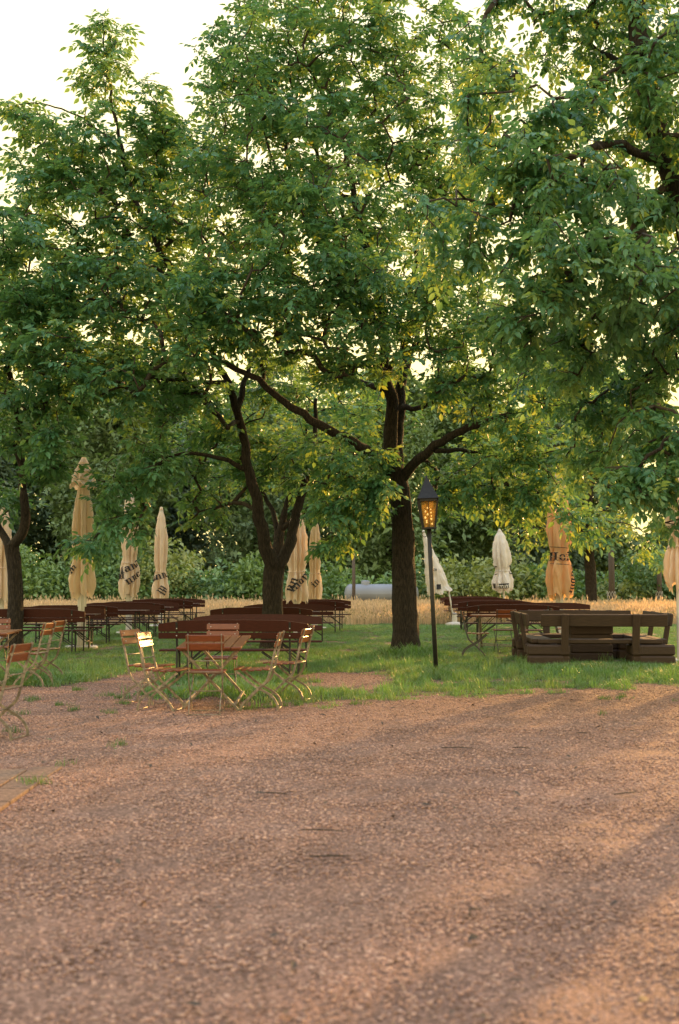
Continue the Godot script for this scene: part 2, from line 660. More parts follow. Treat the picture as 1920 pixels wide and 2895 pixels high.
	# single weeds on the court
	for w in [[-3.55, 16.0, 6], [-3.1, 13.6, 3], [-2.55, 13.35, 3], [-2.62, 14.2, 4], [-2.05, 10.7, 2], [-2.28, 8.75, 4], [-2.2, 9.55, 1], [-3.2, 11.6, 3], [-3.8, 14.6, 5], [-3.0, 15.2, 4], [-3.6, 13.2, 3], [-3.35, 14.0, 3], [3.3, 14.8, 4], [3.6, 14.9, 3], [3.0, 13.2, 1], [4.3, 14.6, 6], [4.6, 14.5, 6], [-2.75, 14.9, 5], [-1.3, 13.9, 3], [-0.75, 14.0, 5], [-0.5, 14.2, 5], [0.2, 14.2, 4], [-1.1, 13.6, 2]]:
		for i in w[2] * 2:
			var px: float = w[0] + rng.randfn(0.0, 0.06)
			var pd: float = w[1] + rng.randfn(0.0, 0.06)
			var h := rng.randf_range(0.04, 0.1)
			where.append(Transform3D(Basis(Vector3.UP, rng.randf() * TAU).scaled(Vector3(0.8, h, 0.8)), Vector3(px, lie(px, pd), -pd)))
			var c := Color(0.11, 0.20, 0.06) * rng.randf_range(0.7, 1.2)
			tints.append(c)
	tag(field("lawn_grass", tuft_mesh, M.grass, where, tints), "short green grass with longer tufts round trunks and posts", "grass", "", "stuff")

	# the dry meadow
	var stalk := begin(false)
	for i in 8:
		var p := Vector3(rng.randf_range(-0.14, 0.14), 0, rng.randf_range(-0.14, 0.14))
		var ang := rng.randf() * TAU
		var h := rng.randf_range(0.65, 1.0)
		var bend := rng.randf_range(0.05, 0.25)
		blade(stalk, p, ang, h, 0.012, bend)
		if i < 5:
			var top := p + Vector3(cos(ang), 0, sin(ang)) * bend * h + Vector3(0, h, 0)
			var wide := Vector3(-sin(ang), 0, cos(ang)) * 0.022
			poly(stalk, [top - Vector3(0, 0.1, 0), top + wide, top + Vector3(0.02, 0.09, 0), top - wide], Vector3(cos(ang), 0.1, sin(ang)))
	stalk.generate_normals()
	var stalk_mesh := stalk.commit()
	where = []
	tints = []
	d = 37.5
	while d < 54.0:
		var half := 0.38 * d + 3.0
		var n := int(42.0 * 2.0 * half * 0.5)
		for i in n:
			var px := rng.randf_range(-half, half)
			var pd := d + rng.randf() * 0.5
			var front := 39.3 + 1.2 * hum.get_noise_2d(px * 0.8, 3.0) - (0.0 if px < 8.0 else 0.0)
			if pd < front:
				continue
			var h := clampf(0.35 + (pd - front) * 0.12, 0.28, 0.60) * rng.randf_range(0.7, 1.15)
			if rng.randf() < 0.03:
				h *= 1.35
			where.append(Transform3D(Basis(Vector3.UP, rng.randf() * TAU).scaled(Vector3(1.0, h, 1.0)), Vector3(px, -0.02, -pd)))
			var c := Color(0.78, 0.59, 0.42).lerp(Color(0.64, 0.49, 0.35), rng.randf())
			var k := rng.randf_range(0.75, 1.15)
			if pd < front + 1.5 and rng.randf() < 0.3:
				c = c.lerp(Color(0.16, 0.2, 0.07), 0.6)
			tints.append(Color(c.r * k, c.g * k, c.b * k))
		d += 0.5
	tag(field("meadow_grass", stalk_mesh, M.straw, where, tints), "tall dry straw coloured meadow grass with seed heads", "meadow grass", "", "stuff")


func blade(st: SurfaceTool, p: Vector3, ang: float, h: float, w: float, bend: float) -> void:
	var f := Vector3(cos(ang), 0, sin(ang))
	var s := Vector3(-sin(ang), 0, cos(ang)) * w * 0.5
	var m := p + f * bend * h * 0.3 * 0.2 + Vector3(0, h * 0.55, 0)
	var t := p + f * bend * h * 0.25 + Vector3(0, h, 0)
	poly(st, [p - s, p + s, m + s * 0.8, m - s * 0.8], f)
	poly(st, [m - s * 0.8, m + s * 0.8, t], f)


# ---------------------------------------------------------------- leaves and trees

# one pointed leaflet along +x from p, of length l and width w
func leaflet(st: SurfaceTool, xf: Transform3D, l: float, w: float, fine: bool) -> void:
	var droop := l * 0.16
	var ts := [0.0, 0.3, 0.62, 1.0] if fine else [0.0, 0.45, 1.0]
	var ws := [0.0, 0.92, 0.85, 0.0] if fine else [0.0, 1.0, 0.0]
	for s in [-1.0, 1.0]:
		for i in ts.size() - 1:
			var m0 := Vector3(ts[i] * l, -droop * ts[i] * ts[i], 0)
			var m1 := Vector3(ts[i + 1] * l, -droop * ts[i + 1] * ts[i + 1], 0)
			var e0: Vector3 = m0 + Vector3(0, ws[i] * w * 0.16, s * ws[i] * w * 0.5)
			var e1: Vector3 = m1 + Vector3(0, ws[i + 1] * w * 0.16, s * ws[i + 1] * w * 0.5)
			var f := [xf * m0]
			if ws[i] > 0.0:
				f.append(xf * e0)
			if ws[i + 1] > 0.0:
				f.append(xf * e1)
			f.append(xf * m1)
			poly(st, f, xf.basis * Vector3(0, 1, 0))


# a walnut leaf: a stalk with seven leaflets, growing along +x
func walnut_leaf(variant: int) -> Mesh:
	var r := RandomNumberGenerator.new()
	r.seed = 100 + variant
	var st := begin(false)
	var pts := []
	for i in 5:
		var t := i / 4.0
		pts.append(Vector3(0.30 * t, -0.07 * t * t, 0))
	tube(st, pts, [0.004, 0.003, 0.003, 0.002, 0.002], 3)
	var put := func(at: Vector3, yaw: float, pitch: float, l: float, w: float) -> void:
		var b := Basis(Vector3.UP, yaw) * Basis(Vector3(0, 0, 1), pitch) * Basis(Vector3.RIGHT, r.randf_range(-0.5, 0.5))
		leaflet(st, Transform3D(b, at), l, w, true)
	put.call(pts[4], r.randf_range(-0.2, 0.2), -0.45, 0.165, 0.085)
	for i in 3:
		for s in [-1.0, 1.0]:
			var l: float = [0.10, 0.135, 0.155][i] * r.randf_range(0.85, 1.1)
			put.call(pts[i + 1] + Vector3(-0.02, 0, 0), s * r.randf_range(0.85, 1.2), -r.randf_range(0.25, 0.6), l, l * 0.5)
	st.generate_normals()
	return st.commit()


# a loose ball of single leaves for far bushes
func leaf_ball(n: int, reach: float, size: float, sd: int) -> Mesh:
	var r := RandomNumberGenerator.new()
	r.seed = sd
	var st := begin(false)
	for i in n:
		var p := Vector3(r.randfn(), r.randfn() * 0.8, r.randfn()).limit_length(1.8) * reach * 0.55
		var b := Basis.from_euler(Vector3(r.randf_range(-0.9, 0.9), r.randf() * TAU, r.randf_range(-1.2, 0.3)))
		leaflet(st, Transform3D(b, p), size * r.randf_range(0.7, 1.3), size * 0.55, false)
	st.generate_normals()
	return st.commit()


# A tree: limbs are [name, first radius, last radius, points]; lobes are [centre, reach, how many sprays]
func tree(label: String, limbs: Array, lobes: Array, sd: int, thick: float, leaf_scale: float, tones: Array, far := false) -> Node3D:
	var r := RandomNumberGenerator.new()
	r.seed = sd
	var base: Vector3 = limbs[0][3][0]
	base.y = 0.0
	var t := thing("walnut_tree", label, "tree", base)
	var pos := PackedVector3Array()
	var parent := PackedInt32Array()
	var weight := PackedFloat32Array()
	var fixed := PackedFloat32Array()
	for l in limbs:
		var pts := []
		for p in l[3]:
			pts.append(p - base)
		var line := smooth_line(pts, 0.16 if not far else 0.5)
		var radii := []
		var n := line.size()
		for i in n:
			var k := float(i) / (n - 1)
			var rad: float = lerpf(l[1], l[2], pow(k, 0.8))
			if l[0] == "trunk":
				rad *= 1.0 + 0.30 * exp(-maxf(line[i].y, 0.0) * 4.5)
			elif not far:
				line[i] += Vector3(hum.get_noise_3dv(line[i] * 3.0), hum.get_noise_3dv(line[i] * 3.0 + Vector3(50, 0, 0)), hum.get_noise_3dv(line[i] * 3.0 + Vector3(0, 90, 0))) * 0.11 * minf(1.0, k * 4.0)
			radii.append(rad)
		var st := begin(true)
		tube(st, line, radii, 24 if l[0] == "trunk" else (10 if l[1] > 0.09 else 7), 0.16)
		obj(l[0], st, M.bark, t)
		for i in n:
			if l[0] == "trunk" and i < n - 2:
				continue
			pos.append(line[i])
			parent.append(-1)
			weight.append(0.0)
			fixed.append(radii[i])
	# spray points, nearest to the trunk first
	var spots := []
	for l in lobes:
		var c: Vector3 = l[0] - base
		var k: Vector3 = l[1]
		for i in int(l[2] * thick):
			var q := Vector3(r.randfn(), r.randfn(), r.randfn()).normalized() * pow(r.randf(), 0.42)
			spots.append(c + q * k * 1.1)
	var hub := pos[0]
	spots.sort_custom(func(p, q): return p.distance_squared_to(hub) < q.distance_squared_to(hub))
	var where := []
	for k in tones.size() * 2:
		where.append([])
	var shades := begin(true)
	for s: Vector3 in spots:
		var best := 0
		var far_off := 1e9
		for i in pos.size():
			var dd := pos[i].distance_squared_to(s)
			if dd < far_off:
				far_off = dd
				best = i
		var from := pos[best]
		var dist := sqrt(far_off)
		var n := clampi(ceili(dist / 0.35), 1, 12)
		var last := best
		var side := Vector3(r.randfn(), r.randfn(), r.randfn()) * 0.10 * dist
		for i in range(1, n + 1):
			var k := float(i) / n
			pos.append(from.lerp(s, k) + (side + Vector3(0, 0.16 * dist, 0)) * sin(PI * k))
			parent.append(last)
			weight.append(0.0)
			fixed.append(0.0)
			last = pos.size() - 1
		weight[last] = 1.0
		var dir := (s - from).normalized()
		if dir == Vector3.ZERO:
			dir = Vector3.UP
		dir = (dir + Vector3(0, 0.25, 0)).normalized()
		var spray_tone := r.randi() % tones.size()
		var count := r.randi_range(7, 10) if not far else 9
		for i in count:
			var out := (dir * 0.5 + Vector3(r.randfn(), r.randfn() * 0.45 - 0.15, r.randfn()) * 0.75).normalized()
			var b := Basis()
			var sidev := out.cross(Vector3.UP).normalized()
			if sidev.length() < 0.1:
				sidev = Vector3.RIGHT
			b = Basis(out, sidev.cross(out), sidev) * Basis(Vector3.RIGHT, r.randf_range(-0.7, 0.7))
			var sc := r.randf_range(0.6, 1.4) * leaf_scale
			var at := s - dir * r.randf() * 0.32 + Vector3(r.randfn(), r.randfn(), r.randfn()) * 0.07 * leaf_scale
			var tone := spray_tone if r.randf() < 0.6 else r.randi() % tones.size()
			where[tone * 2 + i % 2].append(Transform3D(b.scaled(Vector3(sc, sc, sc)), at))
	for i in range(pos.size() - 1, -1, -1):
		if parent[i] >= 0:
			weight[parent[i]] += weight[i]
	var sides := 4
	for i in pos.size():
		var p := parent[i]
		if p < 0:
			continue
		var r1 := 0.0065 * pow(maxf(weight[i], 1.0), 0.42)
		var r0 := 0.0065 * pow(maxf(weight[p], 1.0), 0.42)
		if fixed[p] > 0.0:
			r0 = minf(minf(r0, fixed[p] * 0.8), r1 * 1.4)
		tube(shades, [pos[p], pos[i]], [maxf(r0, r1), r1], sides)
	obj("twig", shades, M.twig, t).set_meta("kind", "stuff")
	for k in tones.size() * 2:
		field("foliage", leaf_shape[k % 2], M["leaf_%d" % tones[k / 2]], where[k], [], t)
	return t


var leaf_shape := []


func build_trees() -> void:
	leaf_shape = [walnut_leaf(0), walnut_leaf(1)]
	# centre
	var centre_limbs := [
		["trunk", 0.28, 0.2, [Vector3(1.36, -0.15, -24.00), Vector3(1.35, 0.34, -24.00), Vector3(1.33, 1.43, -24.00), Vector3(1.30, 2.52, -24.00), Vector3(1.24, 3.25, -24.00), Vector3(1.17, 3.69, -24.00)]],
		["limb", 0.17, 0.04, [Vector3(1.18, 3.61, -24.00), Vector3(1.06, 4.33, -23.90), Vector3(1.08, 5.13, -23.80), Vector3(0.87, 5.68, -23.60), Vector3(0.94, 6.53, -23.50), Vector3(0.72, 7.67, -23.40), Vector3(0.29, 9.28, -23.40), Vector3(0.00, 11.06, -23.60)]],
		["limb", 0.15, 0.035, [Vector3(1.18, 3.65, -24.00), Vector3(1.22, 4.74, -24.20), Vector3(1.25, 5.43, -24.30), Vector3(1.40, 6.61, -24.60), Vector3(1.61, 8.07, -24.90), Vector3(1.79, 9.56, -25.20)]],
		["limb", 0.13, 0.04, [Vector3(1.02, 3.76, -24.00), Vector3(0.72, 4.00, -23.50), Vector3(0.00, 4.37, -23.00), Vector3(-0.69, 4.67, -22.60), Vector3(-1.29, 5.09, -22.20), Vector3(-1.61, 5.31, -21.90), Vector3(-2.11, 5.52, -21.60), Vector3(-2.61, 5.60, -21.30)]],
		["limb", 0.12, 0.04, [Vector3(1.25, 3.54, -24.00), Vector3(1.58, 3.94, -23.60), Vector3(2.11, 4.24, -23.10), Vector3(2.64, 4.55, -22.80), Vector3(3.29, 4.72, -22.50), Vector3(4.06, 4.75, -22.20)]],
		["limb", 0.06, 0.02, [Vector3(1.92, 4.09, -23.30), Vector3(2.53, 4.13, -23.70), Vector3(3.00, 4.05, -24.00), Vector3(3.47, 3.64, -24.30)]],
		["limb", 0.07, 0.02, [Vector3(1.32, 5.08, -24.00), Vector3(1.65, 5.01, -23.50), Vector3(2.11, 5.29, -23.00), Vector3(2.57, 5.94, -22.70)]],
		["limb", 0.08, 0.02, [Vector3(1.30, 5.65, -24.30), Vector3(1.84, 7.16, -25.00), Vector3(2.43, 8.54, -25.50), Vector3(2.88, 9.82, -26.00)]],
		["limb", 0.07, 0.02, [Vector3(0.86, 5.39, -23.60), Vector3(0.30, 5.74, -24.40), Vector3(-0.46, 6.58, -25.20), Vector3(-1.11, 7.66, -25.80)]],
		["limb", 0.07, 0.02, [Vector3(0.90, 6.46, -23.50), Vector3(-0.21, 7.94, -22.80), Vector3(-1.11, 9.26, -22.50), Vector3(-1.55, 10.66, -22.80)]],
	]
	var centre_lobes := [
		[Vector3(4.07, 3.53, -22.30), Vector3(0.54, 0.68, 0.80), 11],
		[Vector3(3.71, 2.94, -22.60), Vector3(0.41, 0.41, 0.60), 5],
		[Vector3(4.51, 2.58, -22.20), Vector3(0.34, 0.40, 0.50), 4],
		[Vector3(2.23, 12.96, -24.80), Vector3(0.68, 0.83, 1.40), 9],
		[Vector3(2.13, 10.30, -24.60), Vector3(0.82, 0.97, 1.40), 12],
		[Vector3(1.77, 12.01, -24.80), Vector3(1.13, 1.13, 1.80), 24],
		[Vector3(-0.74, 14.17, -23.80), Vector3(1.88, 0.79, 2.40), 30],
		[Vector3(1.22, 14.41, -24.40), Vector3(1.18, 0.81, 2.00), 10],
		[Vector3(2.59, 10.58, -25.40), Vector3(0.85, 1.15, 1.60), 14],
		[Vector3(-1.89, 11.87, -23.40), Vector3(1.24, 1.06, 2.20), 42],
		[Vector3(-0.30, 12.59, -24.00), Vector3(1.67, 1.09, 2.40), 46],
		[Vector3(0.84, 12.82, -24.50), Vector3(0.89, 0.89, 2.00), 16],
		[Vector3(-1.14, 10.31, -23.00), Vector3(1.81, 1.18, 2.60), 56],
		[Vector3(0.76, 10.88, -24.50), Vector3(1.48, 1.41, 2.40), 38],
		[Vector3(-1.94, 8.98, -22.50), Vector3(1.16, 1.16, 2.00), 30],
		[Vector3(-0.27, 8.32, -22.20), Vector3(1.61, 1.28, 2.20), 60],
		[Vector3(1.60, 9.28, -24.80), Vector3(1.28, 1.50, 2.20), 34],
		[Vector3(-1.71, 7.08, -21.40), Vector3(1.17, 0.97, 1.60), 34],
		[Vector3(-0.13, 6.81, -21.40), Vector3(1.30, 0.91, 1.50), 34],
		[Vector3(1.46, 7.18, -22.60), Vector3(1.37, 1.10, 2.00), 40],
		[Vector3(-2.60, 6.30, -21.20), Vector3(0.84, 0.77, 1.30), 20],
		[Vector3(2.63, 6.62, -22.60), Vector3(1.10, 1.16, 1.80), 34],
		[Vector3(2.72, 5.61, -22.80), Vector3(1.24, 0.69, 1.60), 26],
		[Vector3(3.66, 5.02, -22.20), Vector3(1.01, 0.81, 1.40), 24],
		[Vector3(3.13, 3.77, -23.40), Vector3(1.06, 0.85, 1.30), 22],
		[Vector3(2.46, 3.23, -23.80), Vector3(0.79, 0.58, 1.20), 11],
		[Vector3(0.00, 3.68, -23.20), Vector3(0.84, 0.77, 1.30), 22],
		[Vector3(0.70, 3.03, -23.00), Vector3(0.49, 0.63, 0.80), 10],
		[Vector3(-0.11, 2.63, -23.40), Vector3(0.53, 0.53, 0.90), 10],
		[Vector3(-1.08, 4.19, -25.30), Vector3(0.92, 0.61, 1.00), 13],
		[Vector3(-1.59, 5.99, -21.60), Vector3(0.85, 0.52, 1.20), 14],
		[Vector3(0.27, 5.73, -22.00), Vector3(1.00, 0.47, 1.40), 16],
	]
	# forked
	var forked_limbs := [
		["trunk", 0.225, 0.21, [Vector3(-1.41, -0.17, -24.40), Vector3(-1.40, 0.32, -24.40), Vector3(-1.39, 1.06, -24.40), Vector3(-1.39, 1.50, -24.40), Vector3(-1.36, 1.79, -24.40)]],
		["limb", 0.16, 0.05, [Vector3(-1.37, 1.72, -24.40), Vector3(-1.56, 2.24, -24.30), Vector3(-1.68, 2.96, -24.10), Vector3(-1.86, 3.69, -24.00), Vector3(-1.97, 4.42, -24.00), Vector3(-2.13, 4.99, -23.90), Vector3(-2.22, 5.42, -23.80), Vector3(-2.59, 6.09, -23.50), Vector3(-2.87, 6.51, -23.40)]],
		["limb", 0.14, 0.04, [Vector3(-1.34, 1.72, -24.40), Vector3(-1.08, 2.17, -24.60), Vector3(-0.89, 2.93, -24.90), Vector3(-0.75, 3.72, -25.20), Vector3(-0.58, 4.54, -25.60), Vector3(-0.55, 5.53, -25.90)]],
		["limb", 0.08, 0.012, [Vector3(-2.13, 4.96, -23.90), Vector3(-2.00, 5.56, -24.20), Vector3(-1.82, 6.50, -24.80), Vector3(-1.71, 7.54, -25.30)]],
		["limb", 0.1, 0.012, [Vector3(-2.87, 6.51, -23.40), Vector3(-3.32, 7.55, -23.50), Vector3(-3.87, 8.64, -23.70), Vector3(-4.22, 9.41, -23.80), Vector3(-4.51, 10.35, -23.90), Vector3(-4.72, 11.22, -24.00), Vector3(-4.94, 12.41, -24.10), Vector3(-5.01, 13.33, -24.10)]],
		["limb", 0.05, 0.02, [Vector3(-3.39, 7.62, -23.50), Vector3(-3.99, 7.87, -23.20), Vector3(-4.63, 7.87, -22.80), Vector3(-5.23, 7.55, -22.40)]],
		["limb", 0.035, 0.01, [Vector3(-4.54, 10.50, -23.90), Vector3(-5.21, 10.95, -23.70), Vector3(-5.90, 11.24, -23.50), Vector3(-6.60, 11.20, -23.40)]],
		["limb", 0.06, 0.015, [Vector3(-1.90, 3.76, -24.00), Vector3(-2.58, 4.00, -23.50), Vector3(-3.36, 3.95, -23.00), Vector3(-3.98, 3.28, -22.60)]],
		["limb", 0.06, 0.015, [Vector3(-2.32, 5.55, -23.70), Vector3(-2.96, 5.45, -23.10), Vector3(-3.66, 5.43, -22.60), Vector3(-4.29, 5.17, -22.30)]],
	]
	var forked_lobes := [
		[Vector3(-4.98, 13.14, -24.10), Vector3(0.40, 0.29, 0.50), 4],
		[Vector3(-5.01, 12.18, -24.10), Vector3(0.62, 0.66, 0.90), 13],
		[Vector3(-6.40, 11.09, -23.50), Vector3(0.53, 0.43, 0.70), 7],
		[Vector3(-5.62, 10.31, -23.60), Vector3(1.22, 0.79, 1.40), 28],
		[Vector3(-4.67, 10.39, -24.00), Vector3(0.87, 0.87, 1.40), 22],
		[Vector3(-3.85, 10.69, -24.40), Vector3(0.74, 0.96, 1.50), 18],
		[Vector3(-3.86, 11.38, -24.20), Vector3(0.62, 0.51, 1.10), 9],
		[Vector3(-3.22, 10.53, -24.80), Vector3(0.68, 0.90, 1.20), 12],
		[Vector3(-5.99, 9.28, -23.40), Vector3(0.78, 0.78, 1.20), 18],
		[Vector3(-4.76, 8.84, -23.40), Vector3(1.42, 1.06, 1.80), 42],
		[Vector3(-3.40, 8.88, -24.00), Vector3(1.09, 1.09, 1.80), 30],
		[Vector3(-5.84, 7.74, -22.60), Vector3(1.03, 0.96, 1.50), 30],
		[Vector3(-4.54, 7.06, -22.40), Vector3(1.36, 1.02, 1.70), 42],
		[Vector3(-3.40, 7.02, -23.10), Vector3(1.05, 0.98, 1.60), 26],
		[Vector3(-5.78, 6.32, -22.20), Vector3(1.01, 0.87, 1.40), 26],
		[Vector3(-4.70, 5.52, -22.30), Vector3(1.28, 0.81, 1.50), 30],
		[Vector3(-3.41, 5.39, -22.80), Vector3(1.17, 0.83, 1.60), 28],
		[Vector3(-2.44, 5.00, -25.00), Vector3(0.91, 0.91, 1.50), 20],
		[Vector3(-3.09, 4.20, -25.40), Vector3(1.15, 0.85, 1.30), 20],
		[Vector3(-3.73, 3.91, -22.70), Vector3(0.83, 0.55, 1.10), 16],
		[Vector3(-4.24, 3.21, -22.50), Vector3(0.55, 0.55, 0.90), 10],
		[Vector3(-4.79, 2.18, -22.60), Vector3(0.38, 0.48, 0.60), 6],
		[Vector3(-4.24, 2.60, -22.70), Vector3(0.38, 0.41, 0.60), 6],
		[Vector3(-3.08, 3.04, -25.40), Vector3(0.69, 0.46, 1.00), 7],
		[Vector3(-1.26, 5.91, -25.80), Vector3(0.94, 0.94, 1.40), 18],
		[Vector3(-0.47, 3.92, -25.70), Vector3(0.70, 0.78, 1.10), 12],
		[Vector3(-1.85, 4.19, -25.30), Vector3(0.54, 0.61, 0.80), 6],
	]
	# left
	var left_limbs := [
		["trunk", 0.17, 0.14, [Vector3(-6.58, -0.09, -23.80), Vector3(-6.59, 0.50, -23.80), Vector3(-6.59, 1.21, -23.80), Vector3(-6.63, 1.79, -23.80), Vector3(-6.69, 2.22, -23.80)]],
		["limb", 0.11, 0.03, [Vector3(-6.69, 2.18, -23.80), Vector3(-6.41, 2.50, -23.60), Vector3(-6.34, 3.07, -23.50), Vector3(-6.39, 3.63, -23.40), Vector3(-6.50, 4.06, -23.40), Vector3(-6.45, 4.55, -23.30), Vector3(-6.52, 5.32, -23.20), Vector3(-6.68, 6.32, -23.20), Vector3(-6.77, 7.47, -23.20)]],
		["limb", 0.09, 0.03, [Vector3(-6.71, 2.15, -23.80), Vector3(-7.00, 2.52, -24.10), Vector3(-7.34, 3.28, -24.40), Vector3(-7.56, 4.19, -24.60), Vector3(-7.88, 5.58, -24.80)]],
		["limb", 0.05, 0.015, [Vector3(-6.48, 3.99, -23.40), Vector3(-5.91, 4.69, -22.80), Vector3(-5.38, 5.24, -22.30), Vector3(-4.80, 5.43, -21.80)]],
	]
	var left_lobes := [
		[Vector3(-6.68, 8.24, -23.10), Vector3(0.70, 0.77, 1.30), 18],
		[Vector3(-7.89, 7.63, -23.80), Vector3(1.15, 1.23, 1.80), 30],
		[Vector3(-6.00, 6.73, -22.50), Vector3(0.82, 0.82, 1.20), 20],
		[Vector3(-7.10, 6.04, -23.20), Vector3(1.12, 0.91, 1.60), 26],
		[Vector3(-5.63, 5.22, -22.20), Vector3(0.81, 0.67, 1.10), 18],
		[Vector3(-6.51, 4.68, -23.20), Vector3(0.84, 0.63, 1.20), 15],
		[Vector3(-5.32, 4.19, -22.10), Vector3(0.54, 0.54, 0.80), 9],
		[Vector3(-7.88, 4.47, -24.40), Vector3(0.89, 0.89, 1.20), 14],
		[Vector3(-5.77, 3.56, -22.60), Vector3(0.34, 0.41, 0.60), 4],
		[Vector3(-6.89, 3.36, -23.60), Vector3(0.43, 0.43, 0.80), 5],
	]
	# near
	var near_limbs := [
		["trunk", 0.26, 0.11, [Vector3(6.90, -0.14, -15.20), Vector3(6.79, 0.77, -15.20), Vector3(6.55, 2.14, -15.20), Vector3(6.12, 3.54, -15.20), Vector3(5.50, 4.69, -15.10), Vector3(4.80, 5.83, -15.00), Vector3(4.28, 6.88, -14.90), Vector3(4.02, 7.91, -14.90), Vector3(3.90, 8.91, -14.90), Vector3(3.89, 9.92, -15.00)]],
		["limb", 0.11, 0.03, [Vector3(6.16, 3.44, -15.20), Vector3(5.47, 4.40, -14.40), Vector3(4.61, 4.80, -13.80), Vector3(3.76, 5.09, -13.30), Vector3(2.96, 5.25, -13.00), Vector3(2.36, 5.11, -12.80)]],
		["limb", 0.07, 0.02, [Vector3(4.23, 6.92, -14.90), Vector3(3.54, 6.88, -14.30), Vector3(2.82, 6.65, -13.80), Vector3(2.25, 6.24, -13.50), Vector3(1.98, 5.70, -13.40)]],
		["limb", 0.07, 0.02, [Vector3(5.50, 4.64, -15.10), Vector3(5.12, 4.59, -15.80), Vector3(4.61, 4.50, -16.40), Vector3(4.10, 4.27, -16.80), Vector3(3.58, 3.88, -17.00)]],
		["limb", 0.06, 0.02, [Vector3(4.04, 7.86, -14.90), Vector3(3.78, 8.56, -15.60), Vector3(3.40, 9.09, -16.10), Vector3(2.96, 9.39, -16.40)]],
		["limb", 0.06, 0.02, [Vector3(6.20, 3.30, -15.20), Vector3(5.41, 3.50, -14.30), Vector3(4.52, 3.40, -13.60), Vector3(3.78, 3.11, -13.20), Vector3(3.35, 2.73, -13.10)]],
	]
	var near_lobes := [
		[Vector3(3.95, 8.02, -14.30), Vector3(0.43, 0.65, 0.80), 11],
		[Vector3(1.77, 8.24, -15.00), Vector3(0.45, 0.55, 1.00), 8],
		[Vector3(1.64, 6.88, -14.30), Vector3(0.43, 0.56, 1.00), 10],
		[Vector3(1.42, 5.60, -13.60), Vector3(0.45, 0.58, 1.00), 11],
		[Vector3(3.51, 9.54, -15.20), Vector3(1.01, 0.55, 1.30), 14],
		[Vector3(2.56, 9.26, -15.80), Vector3(0.57, 0.43, 1.00), 7],
		[Vector3(4.29, 8.86, -15.50), Vector3(0.70, 0.61, 1.20), 14],
		[Vector3(4.13, 7.25, -14.20), Vector3(0.39, 0.60, 0.80), 8],
		[Vector3(3.34, 8.80, -15.80), Vector3(0.57, 0.53, 1.10), 12],
		[Vector3(3.82, 7.74, -15.40), Vector3(0.70, 0.61, 1.10), 16],
		[Vector3(2.73, 7.04, -14.00), Vector3(0.59, 0.55, 1.10), 16],
		[Vector3(2.11, 7.63, -14.80), Vector3(0.40, 0.54, 1.00), 7],
		[Vector3(2.06, 6.19, -13.60), Vector3(0.54, 0.62, 1.00), 18],
		[Vector3(2.83, 5.99, -13.50), Vector3(0.65, 0.57, 1.10), 22],
		[Vector3(4.11, 6.30, -15.00), Vector3(0.64, 0.59, 1.20), 16],
		[Vector3(2.40, 5.09, -13.00), Vector3(0.59, 0.51, 0.90), 19],
		[Vector3(3.16, 4.90, -13.20), Vector3(0.68, 0.52, 1.00), 22],
		[Vector3(4.04, 4.89, -14.00), Vector3(0.55, 0.64, 1.10), 18],
		[Vector3(2.12, 4.59, -13.30), Vector3(0.44, 0.48, 0.80), 11],
		[Vector3(3.16, 4.57, -15.20), Vector3(0.78, 0.55, 1.10), 20],
		[Vector3(4.25, 4.44, -15.80), Vector3(0.72, 0.57, 1.20), 22],
		[Vector3(2.94, 4.34, -16.60), Vector3(0.50, 0.45, 0.90), 8],
		[Vector3(3.85, 3.88, -16.60), Vector3(0.75, 0.45, 1.00), 16],
		[Vector3(3.87, 3.22, -13.80), Vector3(0.50, 0.46, 0.90), 14],
		[Vector3(3.36, 2.59, -13.30), Vector3(0.44, 0.32, 0.70), 9],
		[Vector3(3.69, 3.14, -16.40), Vector3(0.55, 0.40, 0.80), 9],
		[Vector3(3.83, 2.48, -13.40), Vector3(0.32, 0.32, 0.60), 7],
		[Vector3(5.19, 5.77, -14.80), Vector3(0.99, 1.17, 1.40), 22],
		[Vector3(5.23, 3.65, -14.40), Vector3(0.79, 0.65, 1.20), 14],
		[Vector3(5.42, 8.21, -15.60), Vector3(0.80, 1.04, 1.20), 14],
	]
	# edge
	var edge_limbs := [
		["trunk", 0.24, 0.18, [Vector3(10.22, -0.19, -25.50), Vector3(10.21, 1.04, -25.50), Vector3(10.13, 2.58, -25.50), Vector3(10.07, 3.36, -25.50)]],
		["limb", 0.13, 0.03, [Vector3(10.08, 3.28, -25.50), Vector3(9.56, 4.50, -25.30), Vector3(9.16, 5.80, -25.20), Vector3(8.96, 7.36, -25.20)]],
		["limb", 0.13, 0.03, [Vector3(10.09, 3.32, -25.50), Vector3(10.78, 4.96, -25.80), Vector3(11.42, 6.96, -25.90)]],
		["limb", 0.09, 0.02, [Vector3(10.10, 3.20, -25.50), Vector3(9.16, 3.67, -24.70), Vector3(8.07, 3.99, -24.10), Vector3(7.21, 4.02, -23.70)]],
	]
	var edge_lobes := [
		[Vector3(7.92, 4.38, -24.30), Vector3(0.96, 0.81, 1.60), 22],
		[Vector3(9.63, 4.52, -25.50), Vector3(1.16, 1.00, 2.20), 28],
		[Vector3(10.87, 4.52, -25.50), Vector3(0.85, 0.85, 1.80), 12],
		[Vector3(8.63, 6.04, -25.20), Vector3(1.15, 1.07, 2.20), 26],
		[Vector3(10.45, 6.33, -25.50), Vector3(1.39, 1.24, 2.40), 34],
		[Vector3(9.24, 7.86, -25.30), Vector3(1.23, 1.07, 2.20), 24],
		[Vector3(11.25, 8.14, -25.80), Vector3(1.41, 1.17, 2.20), 24],
		[Vector3(7.55, 3.09, -23.90), Vector3(0.65, 0.51, 1.20), 9],
		[Vector3(9.07, 2.99, -24.50), Vector3(1.04, 0.52, 1.80), 14],
	]
